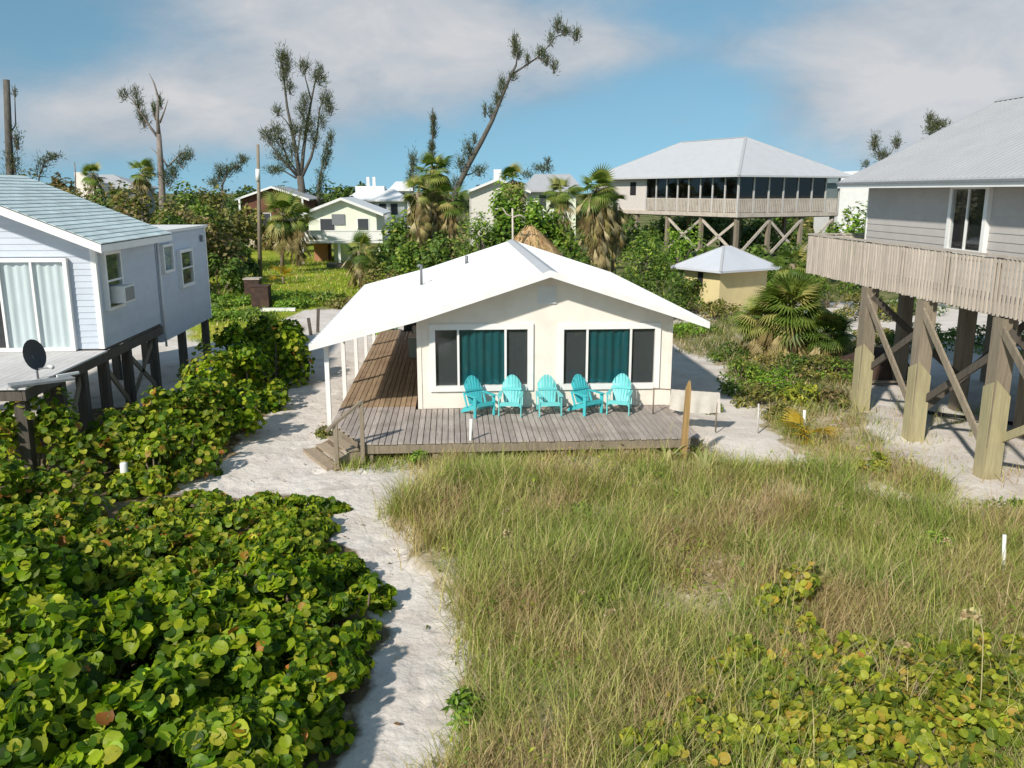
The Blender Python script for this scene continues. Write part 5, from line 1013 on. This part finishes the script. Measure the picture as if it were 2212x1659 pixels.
palm_px('greenish palm left of the thick skirted palm', 1212, 388, 62, 1.5, 30, 40, 2.5)
palm_px('small palm crown before the cream house with blue grey roof', 1108, 362, 72, 1.6, 28, 30, 2.5)
palm_px('small drooping palm on the lawn before the pale green house', 775, 512, 55, 1.35, 26, 34, 1.6, tr=.13)
palm_px('young palm with round crown beside the small drooping palm', 800, 545, 58, .9, 22, 8, .6, tr=.1)
palm_px('slim leaning palm beside the utility pole', 600, 425, 66, 1.8, 30, 26, 1.5, lean=(.3, 0), tr=.14)
palm_px('dark palm right of the slim leaning palm near the bungalow', 640, 440, 72, 1.7, 26, 40, 2.5, tr=.16)
palm_px('green fan palm growing behind the yellow shed', 1716, 535, 39, 1.15, 34, 10, .8)
palm_px('dark palm standing behind the bungalow thicket', 305, 352, 82, 1.5, 24, 20, 1.5)
palm_px('small dark palm before the low grey house', 200, 358, 100, 1.6, 22, 26, 2.5)
p = g(1700, 775); palm('broad palmetto with green fans above a brown dead fringe beside the sand track', float(p[0]), float(p[1]), 2.75, 1.15, 80, 60, 1.6, tr=.3, pitch=(-45, 85))
palm('smaller palmetto leaning out of the broad one', float(p[0])+1.15, float(p[1])-.6, 1.75, .9, 40, 40, 1.0, tr=.2, pitch=(-35, 80))
palm('low palmetto at the shed side of the broad one', float(p[0])-.9, float(p[1])+.5, 2.1, .9, 36, 30, 1.0, tr=.2, pitch=(-35, 80))
p = g(1742, 945); palm('bright yellow dying palm seedling in the grass', float(p[0]), float(p[1]), .5, .75, 14, 6, .1, tr=.06, fm=[YFM], pitch=(0, 60), cat='plant', name='palm_seedling')
p = g(612, 612); palm('orange yellow young palm on the lawn', float(p[0]), float(p[1]), 1.3, 1.1, 12, 0, .1, tr=.08, fm=[YFM], pitch=(0, 75), cat='plant', name='palm_seedling')
# strap leaved plants by the deck corner
def strap_plant(label, x, y, n, Ln):
    c = g(x, y); z0 = float(gz(c[0], c[1])); t = thing('strap_leaf_plant', label, 'plant', (float(c[0]), float(c[1]), z0), 'strap leaved plants by the deck corner')
    mm = M.setdefault('strap', mat('pale_strap_leaf', (.1, .2, .03), .55, .1, 5, ramp=[(0, (.22, .25, .08)), (.6, (.36, .36, .14)), (1, (.46, .42, .2))], transl=.2))
    for i in range(n):
        a = rng.uniform(0, 6.28); l = Ln*rng.uniform(.6, 1.1); mb = MB(); vs = []; w = .032
        for k in range(6):
            u = k/5; r_ = l*.55*u; zz = l*(1.0*u-.62*u*u); ww = w*(1-u**3*.9); vs += [(c[0]+math.cos(a)*r_-math.sin(a)*ww, c[1]+math.sin(a)*r_+math.cos(a)*ww, z0+zz), (c[0]+math.cos(a)*r_+math.sin(a)*ww, c[1]+math.sin(a)*r_-math.cos(a)*ww, z0+zz)]
        mb.add(vs, [(2*k, 2*k+1, 2*k+3, 2*k+2) for k in range(5)], True).build('strap_leaf', mm, t)
strap_plant('pale strappy leaved plant at the foot of the timber post', 1520, 1030, 16, 1.1); strap_plant('taller strappy leaved plant beside the timber post', 1440, 1005, 14, 1.0); strap_plant('strappy leaved plant behind the timber post', 1500, 985, 12, .9)

# ---------------------------------------------------------------- pines (branches traced on the grid at one distance, with real thickness and depth)
NT = np.array([(-.5, 0, 0), (.5, 0, 0), (.25, .5, 0.0), (-.25, .5, .0), (0, 1, -.08)]); NF = [(0, 1, 2, 3), (3, 2, 4)]
def pine(label, Y, stems, tufts, cat='tree', m='pinebark', name='pine_tree', pal=([(.055, .075, .03), (.085, .11, .045), (.13, .145, .06), (.16, .14, .07)], [3, 4, 2, 1])):
    b = ay(*stems[0][0][0], Y); t = thing(name, label, cat, (float(b[0]), Y, 0)); prev = []
    for i, (pts, r0, r1) in enumerate(stems):
        dep = 0 if i == 0 else random.uniform(-1, 1)*.35; W3 = []
        for k, (x, y) in enumerate(pts): q = ay(x, y, Y+dep*k); W3.append(tuple(q))
        if i == 0: W3 = [(W3[0][0], Y, -.3)]+W3
        n = len(W3); rad = [r0+(r1-r0)*k/(n-1) for k in range(n)]
        MB().tube(W3, rad, 7).build('trunk' if i == 0 else 'branch', M[m], t)
    if tufts:
        tw = MB(); sY = Y/1896.0
        for (x, y, sx, sy, n) in tufts:
            c = ay(x, y, Y)
            for _ in range(4):
                e = c+np.array([rng.normal(0, .7)*sx*sY, rng.normal(0, .7)*sx*sY, rng.normal(.3, .7)*sy*sY]); s0 = c+np.array([rng.normal(0, .2)*sx*sY, 0, -.9*sy*sY]); tw.tube([s0, (s0+e)/2+np.array([0, 0, .12*sy*sY]), e], [.05, .035, .012], 4, False)
        o = link('twigs', tw.mesh('twigs', M[m], (b[0], Y, 0)), None, t); o['kind'] = 'stuff'
        P = []; D = []
        for (x, y, sx, sy, n) in tufts:
            n = int(n*2.8); c = ay(x, y, Y); s = Y/1896.0; q = rng.normal(0, .5, (n, 3))*np.array([sx*s, sx*s, sy*s]); P.append(c+q); D.append(rng.normal(0, .6, (n, 3))+np.array([0, 0, .9])+q/np.array([sx*s, sx*s, sy*s])*.5)
        P = np.concatenate(P); D = np.concatenate(D); n = len(P); Rm = rotmats(np.cross(D, rng.normal(0, 1, (n, 3))), np.zeros(n)); 
        dn = D/np.linalg.norm(D, axis=1, keepdims=True); x_ = np.cross(dn, rng.normal(0, 1, (n, 3))); x_ /= np.linalg.norm(x_, axis=1, keepdims=True); Rm = np.stack([x_, dn, np.cross(x_, dn)], 2)
        sc_ = np.stack([np.full(n, .0007*Y), rng.uniform(.25, .6, n)*Y/105, np.full(n, .5)], 1)
        me_ = bulk('foliage', NT, NF, P-np.array([b[0], Y, 0]), Rm, sc_, jit(pal[0], pal[1], n, .15), M['needle']); o = link('foliage', me_, None, t); o['kind'] = 'stuff'
    return t
pine('bare half dead pine with forked bleached limbs left of centre', 95, [([(352, 470), (350, 400), (346, 340), (343, 290)], .42, .26), ([(343, 290), (340, 255), (343, 215), (333, 180), (322, 158)], .22, .03), ([(344, 300), (325, 275), (305, 245), (285, 215), (268, 205)], .16, .04), ([(343, 270), (332, 250), (330, 225)], .12, .03), ([(345, 265), (355, 240), (363, 215)], .12, .03),
     ([(350, 340), (362, 360), (378, 345), (392, 330), (410, 328)], .14, .04), ([(348, 345), (338, 330), (325, 318)], .1, .03)],
     [(268, 205, 10, 12, 60), (292, 200, 10, 14, 60), (300, 225, 10, 14, 70), (306, 250, 9, 16, 70), (333, 235, 5, 16, 50), (346, 222, 5, 14, 50), (312, 262, 10, 14, 60), (405, 335, 14, 12, 110), (392, 350, 12, 14, 100), (375, 370, 10, 16, 90), (365, 385, 14, 20, 120), (352, 380, 10, 20, 90), (318, 375, 14, 16, 120)], m='deadwood')
pine('tall many stemmed pine with feathery clumps above the pale green house', 108, [([(652, 470), (652, 410), (648, 380)], .5, .42), ([(648, 385), (640, 330), (630, 280), (620, 230), (612, 160), (606, 115)], .3, .04), ([(650, 385), (655, 330), (663, 270), (672, 220), (680, 180), (690, 150)], .26, .04), ([(652, 382), (672, 340), (685, 290), (690, 240), (700, 205)], .22, .04), ([(646, 385), (615, 350), (590, 320), (565, 285)], .2, .04), ([(646, 378), (622, 345), (605, 300), (598, 285)], .16, .04), ([(652, 380), (640, 345), (650, 280), (655, 250)], .16, .03), ([(630, 280), (617, 260), (598, 240)], .1, .03), ([(672, 215), (660, 170), (655, 130)], .1, .03), ([(640, 385), (615, 370), (590, 368)], .12, .04)],
     [(608, 125, 10, 22, 130), (620, 135, 10, 22, 130), (614, 160, 12, 16, 110), (625, 190, 12, 14, 90), (656, 145, 13, 16, 120), (690, 170, 15, 16, 150), (690, 150, 8, 12, 50), (705, 215, 13, 18, 150), (712, 235, 10, 16, 90), (655, 240, 14, 20, 130), (668, 265, 16, 22, 150), (655, 285, 16, 18, 130), (600, 240, 10, 12, 60), (598, 285, 16, 18, 150), (585, 300, 12, 14, 90), (610, 310, 16, 14, 110), (635, 325, 14, 18, 100), (570, 290, 10, 12, 60), (680, 300, 12, 22, 110), (695, 260, 10, 20, 80), (595, 368, 20, 9, 140), (620, 350, 18, 14, 110), (600, 335, 16, 12, 90), (660, 215, 10, 14, 70), (635, 280, 10, 18, 80)])
pine('slim pine spire right of the many stemmed pine', 104, [([(686, 470), (688, 400), (700, 340), (712, 290)], .2, .04)], [(714, 300, 7, 16, 80), (708, 325, 9, 18, 100), (702, 350, 10, 16, 100), (694, 385, 10, 20, 110), (690, 415, 10, 18, 100)])
pine('long bare trunk pine leaning far over to one side with clumps at its tip', 78, [([(968, 480), (985, 410), (1012, 355), (1040, 305), (1063, 260), (1085, 205), (1105, 160), (1115, 140)], .34, .10), ([(1105, 162), (1130, 145), (1160, 125), (1180, 105), (1200, 80), (1225, 70)], .1, .03), ([(1115, 140), (1118, 115), (1112, 95)], .07, .03), ([(1160, 125), (1182, 135), (1205, 150)], .06, .02), ([(1063, 260), (1052, 245), (1048, 235)], .06, .02), ([(1085, 205), (1078, 190), (1080, 175)], .06, .02), ([(1020, 340), (1010, 320), (1015, 300)], .07, .02), ([(1000, 380), (1020, 375), (1040, 360)], .08, .02)],
     [(1112, 95, 8, 18, 120), (1118, 115, 11, 14, 110), (1140, 130, 6, 12, 50), (1205, 55, 9, 16, 100), (1222, 68, 12, 10, 90), (1245, 75, 10, 14, 100), (1190, 85, 8, 14, 60), (1168, 115, 12, 12, 90), (1180, 130, 10, 12, 80), (1198, 145, 9, 14, 70), (1085, 185, 9, 20, 110), (1075, 215, 8, 16, 90), (1060, 240, 6, 12, 40), (1047, 240, 4, 14, 40), (1025, 300, 6, 12, 40), (1012, 325, 13, 20, 150), (998, 355, 14, 18, 140), (1035, 370, 16, 12, 110), (1108, 165, 10, 10, 50), (985, 395, 14, 14, 80)])
pine('thin dark spire of a broken pine above the tallest palm', 66, [([(930, 480), (932, 400), (933, 320), (936, 260), (934, 232)], .14, .03)], [(936, 262, 5, 18, 110), (937, 285, 6, 14, 90), (933, 318, 7, 12, 90), (932, 338, 9, 14, 100)], name='pine_snag')
pine('wispy grey pine top left of the shaggy palms', 85, [([(895, 470), (893, 400), (892, 340)], .15, .03)], [(893, 350, 9, 22, 130), (890, 385, 12, 20, 140)])
pine('tall limbless pine snag behind the blue house roof', 60, [([(22, 480), (22, 370), (18, 270), (14, 172)], .3, .2), ([(20, 290), (34, 270), (32, 210), (26, 192)], .05, .02)], [(28, 350, 16, 26, 160), (36, 300, 9, 24, 80), (18, 395, 26, 20, 160), (32, 200, 5, 10, 16)], name='pine_snag')
pine('wind bent wispy pine sapling behind the blue roof ridge', 88, [([(80, 430), (85, 380), (95, 352), (115, 338), (130, 336)], .1, .03)], [(95, 350, 14, 12, 70), (115, 338, 16, 7, 80), (84, 370, 14, 12, 50)])
pine('bare grey snag pole in front of the narrow cream building', 96, [([(163, 430), (163, 380), (161, 350)], .1, .05)], [], name='pine_snag', m='deadwood')
pine('ragged pine with slanting limbs between the two big pines', 112, [([(480, 470), (480, 400), (490, 375)], .2, .12), ([(490, 375), (510, 360), (530, 340)], .1, .03), ([(482, 385), (475, 365), (462, 350)], .08, .03)], [(525, 345, 12, 10, 90), (510, 362, 14, 10, 100), (490, 370, 14, 14, 110), (475, 375, 10, 18, 110), (465, 395, 14, 12, 90)])
pine('small far pine above the cream house with blue grey roof', 130, [([(1170, 470), (1172, 390), (1176, 350)], .2, .04)], [(1172, 365, 22, 9, 140), (1182, 350, 7, 9, 40), (1140, 378, 14, 8, 60)])
pine('pine with tufted top nearest the far roof corner of the taupe house', 92, [([(1905, 480), (1903, 380), (1898, 320)], .2, .05), ([(1903, 345), (1925, 330), (1935, 310)], .08, .03)], [(1890, 310, 10, 18, 130), (1905, 335, 16, 14, 140), (1937, 308, 9, 14, 100), (1870, 355, 8, 8, 40)])
pine('dark pine top peeping over the grey roof slope', 92, [([(2016, 480), (2016, 330), (2014, 262)], .25, .06)], [(2010, 258, 10, 14, 110), (2028, 270, 20, 12, 190), (2012, 280, 16, 12, 120)])

# ---------------------------------------------------------------- dune grass and sea oats
BT = np.array([(-.5, 0, 0), (.5, 0, 0), (.42, .07, .38), (-.42, .07, .38), (.28, .26, .72), (-.28, .26, .72), (0, .55, .95)]); BF = [(0, 1, 2, 3), (3, 2, 4, 5), (5, 4, 6)]
def grass_mass(name, label, P, per, hgt, width, pal, spread=.16, cat='grass', tilt=.35):
    n0 = len(P); k = np.repeat(np.arange(n0), per); n = len(k); q = P[k]+rng.normal(0, spread, (n, 2)); a = rng.uniform(0, 6.283, n); tl = np.abs(rng.normal(0, tilt, n))
    ch = rng.uniform(.45, 1.45, n0)*(1+.22*wob(P[:, 0]-4, P[:, 1]+11, 1.0))*np.where((P[:, 1] > 16.9) & (P[:, 1] < 19), .62, 1); H = hgt*ch[k]*rng.uniform(.5, 1.15, n)
    ca, sa = np.cos(a), np.sin(a); ct, st = np.cos(tl), np.sin(tl); Rm = np.zeros((n, 3, 3))
    Rm[:, :, 0] = np.stack([ca, sa, 0*a], 1); Rm[:, :, 1] = np.stack([-sa*ct, ca*ct, -st], 1); Rm[:, :, 2] = np.stack([-sa*st, ca*st, ct], 1)
    pc = np.array(pal[0]); w = np.array(pal[1], float); f = .5+.5*np.clip(wob(P[:, 0], P[:, 1], 1.6), -1, 1)
    base = np.empty((n0, 3)); rank = np.clip(f+rng.normal(0, .30, n0), 0, .999); base = pc[np.searchsorted(np.cumsum(w/w.sum()), rank)]
    cl = base[k]*(1+rng.normal(0, .2, (n, 1))); dead = rng.random(n) < .16; cl[dead] = np.array([.52, .42, .23])*(1+rng.normal(0, .2, (dead.sum(), 1))); cl = np.clip(cl, .01, .8)
    z = gz(q[:, 0], q[:, 1])-.02
    me_ = bulk(name, BT, BF, np.stack([q[:, 0], q[:, 1], z], 1), Rm, np.stack([width*rng.uniform(.7, 1.3, n), H, H], 1), cl, M['grass']); o = link(name, me_, None, None); o['kind'] = 'stuff'; tagm(o, label, cat); return o
def scatter(poly, x0, x1, y0, y1, n, thin=None):
    x = rng.uniform(x0, x1, n); y = rng.uniform(y0, y1, n); m_ = inpoly(x, y, poly) & ~inpoly(x, y, GRAPEZ)
    if thin is not None: m_ &= rng.random(n) < thin(x, y)
    return np.stack([x[m_], y[m_]], 1)
PAL_DUNE = ([(.42, .29, .16), (.45, .38, .16), (.41, .39, .12), (.33, .37, .085), (.22, .29, .055)], [.8, 1.7, 3.2, 3.4, 2.0])
thin = lambda x, y: np.clip(.80+.6*wob(x+7, y+3, 1.7), .14, 1)*np.where(y > 17.4, .6, 1)*np.where((x > 7.6) & (y > 15.2), .5, 1)
P = scatter(DUNE, -1.5, 12, 6.2, 22.5, 18500, thin)
grass_mass('dune_grass', 'tufted yellow green dune grass covering the sand in front of the deck', P, 18, .55, .0105, PAL_DUNE)
P2 = scatter(DUNE, -1.5, 12, 6.2, 20, 3600, thin)
grass_mass('dry_grass', 'dry straw coloured matted grass between the dune grass tufts', P2, 12, .30, .014, ([(.42, .33, .19), (.50, .40, .23), (.32, .22, .13)], [2, 2, 1]), .2, tilt=.9)
P3 = scatter(gpoly([(735, 1010), (760, 975), (870, 968), (960, 980), (935, 1015), (800, 1018)]), -4, 1, 16, 20, 900)
grass_mass('dune_grass', 'small tan grass patch at the deck corner beside the steps', P3, 14, .42, .014, PAL_DUNE)
P4 = scatter(LAWN, -30, 0, 33, 82, 8500)
grass_mass('lawn_grass', 'bright yellow green lawn grass behind the houses', P4, 6, .22, .05, ([(.15, .26, .02), (.25, .37, .03), (.38, .42, .05), (.44, .40, .11)], [2, 3, 3, .7]), .3)
P5 = scatter(RGREEN, 4, 16, 22, 40, 2200)
grass_mass('rough_grass', 'rough green grass around the palmetto and sand track', P5, 10, .38, .02, ([(.10, .15, .03), (.18, .21, .05), (.27, .24, .10)], [2, 2, 1]), .2)
P6 = scatter(gpoly([(1850, 1045), (1960, 1075), (2212, 1090), (2500, 1100), (2500, 1230), (2212, 1150), (2080, 1125), (1930, 1112)]), 7, 15, 11, 18, 420)
grass_mass('sparse_grass', 'sparse grass tufts on the sandy strip before the near piles', P6, 12, .32, .011, PAL_DUNE)
P7 = scatter(gpoly([(1860, 880), (1960, 860), (2150, 880), (2212, 960), (2212, 1040), (2140, 1050), (1990, 980), (1900, 960)]), 10, 17, 15, 24, 260)
grass_mass('shade_grass', 'thin grass tufts among the piles of the taupe house', P7, 12, .28, .011, PAL_DUNE)
# low broad leaved cover between the grass blades
Pc = scatter(DUNE, -1.5, 12, 6.2, 21, 900, lambda x, y: np.clip(.45+.9*wob(x-3, y+8, 1.8), 0, 1)); kk = np.repeat(np.arange(len(Pc)), 9); n = len(kk); q = Pc[kk]+rng.normal(0, .13, (n, 2))
cm = bulk('ground_cover', OVAL[0], OVAL[1], np.stack([q[:, 0], q[:, 1], gz(q[:, 0], q[:, 1])+rng.uniform(.05, .38, n)], 1), rotmats(np.array([[0, 0, .8]])+rng.normal(0, .6, (n, 3)), rng.uniform(0, 6.28, n)), rng.uniform(.07, .14, n), jit([(.12, .20, .02), (.20, .28, .03), (.33, .36, .05), (.30, .20, .10)], [3, 3, 2, 1], n), M['leaf']); o = link('ground_cover', cm, None, None); o['kind'] = 'stuff'; tagm(o, 'low green leafy ground cover mixed into the dune grass', 'ground cover')
# sea oats: single stalks with drooping seed heads
SO = MB(); SO.tube([(0, 0, 0), (.02, 0, .5), (.06, 0, .95), (.13, .01, 1.2)], [.006, .005, .004, .003], 5); stalk_me = SO.mesh('stalk', mat('oat_stalk', (.48, .40, .20), .8, .15, 4, objrand=.15))
n = 46; u = rng.random(n); P = np.stack([.10+.16*u+rng.normal(0, .012, n), rng.normal(0, .014, n), 1.10+.16*u-.14*u*u+rng.normal(0, .014, n)], 1)
head_me = bulk('seed_head', DIAM[0], DIAM[1], P, rotmats(rng.normal(0, 1, (n, 3)), rng.uniform(0, 6.28, n)), np.full(n, .05), jit([(.50, .40, .22), (.42, .32, .16)], [1, 1], n), M['grass'])
for i, (x, y, h) in enumerate(((1105, 1300, .95), (1080, 1230, .8), (2105, 1640, 1.35), (1890, 1600, .95), (1870, 1250, .8), (1620, 1200, .75), (1700, 1420, .9), (2050, 1300, .8), (1150, 1120, .6), (1290, 1500, .85), (1240, 1390, .7), (1960, 1180, .7), (1320, 1060, .55), (2170, 1480, .9), (1560, 1330, .8), (1420, 1280, .7), (1060, 1560, .8), (1790, 1180, .7))):
    c = g(x, y); z0 = float(gz(c[0], c[1])); t = thing('sea_oats', 'tall sea oats stalk with drooping tan seed head in the dune grass', 'sea oats', (float(c[0]), float(c[1]), z0), 'sea oats stalks in the dune grass', rng.uniform(0, 6.28))
    t.scale = (h, h, h); 
    for nm, m_ in (('stalk', stalk_me), ('seed_head', head_me)):
        o = bpy.data.objects.new(nm, m_); COL.objects.link(o); o.parent = t
# twigs and litter on the sand
n = 420; x = rng.uniform(-8, 0.5, n); y = rng.uniform(8, 30, n); kp = ~inpoly(x, y, GRAPEZ) & ~inpoly(x, y, DUNE); x, y = x[kp], y[kp]; n = len(x)
lm = bulk('sand_litter', OVAL[0], OVAL[1], np.stack([x, y, gz(x, y)+.035], 1), rotmats(np.array([[0, 0, 1.0]])+rng.normal(0, .3, (n, 3)), rng.uniform(0, 6.28, n)), rng.uniform(.03, .12, n), jit([(.16, .10, .05), (.28, .2, .1), (.1, .12, .03)], [2, 2, 1], n), M['leaf']); o = link('sand_litter', lm, None, None); o['kind'] = 'stuff'; tagm(o, 'scattered dry leaves lying on the white sand path', 'litter')
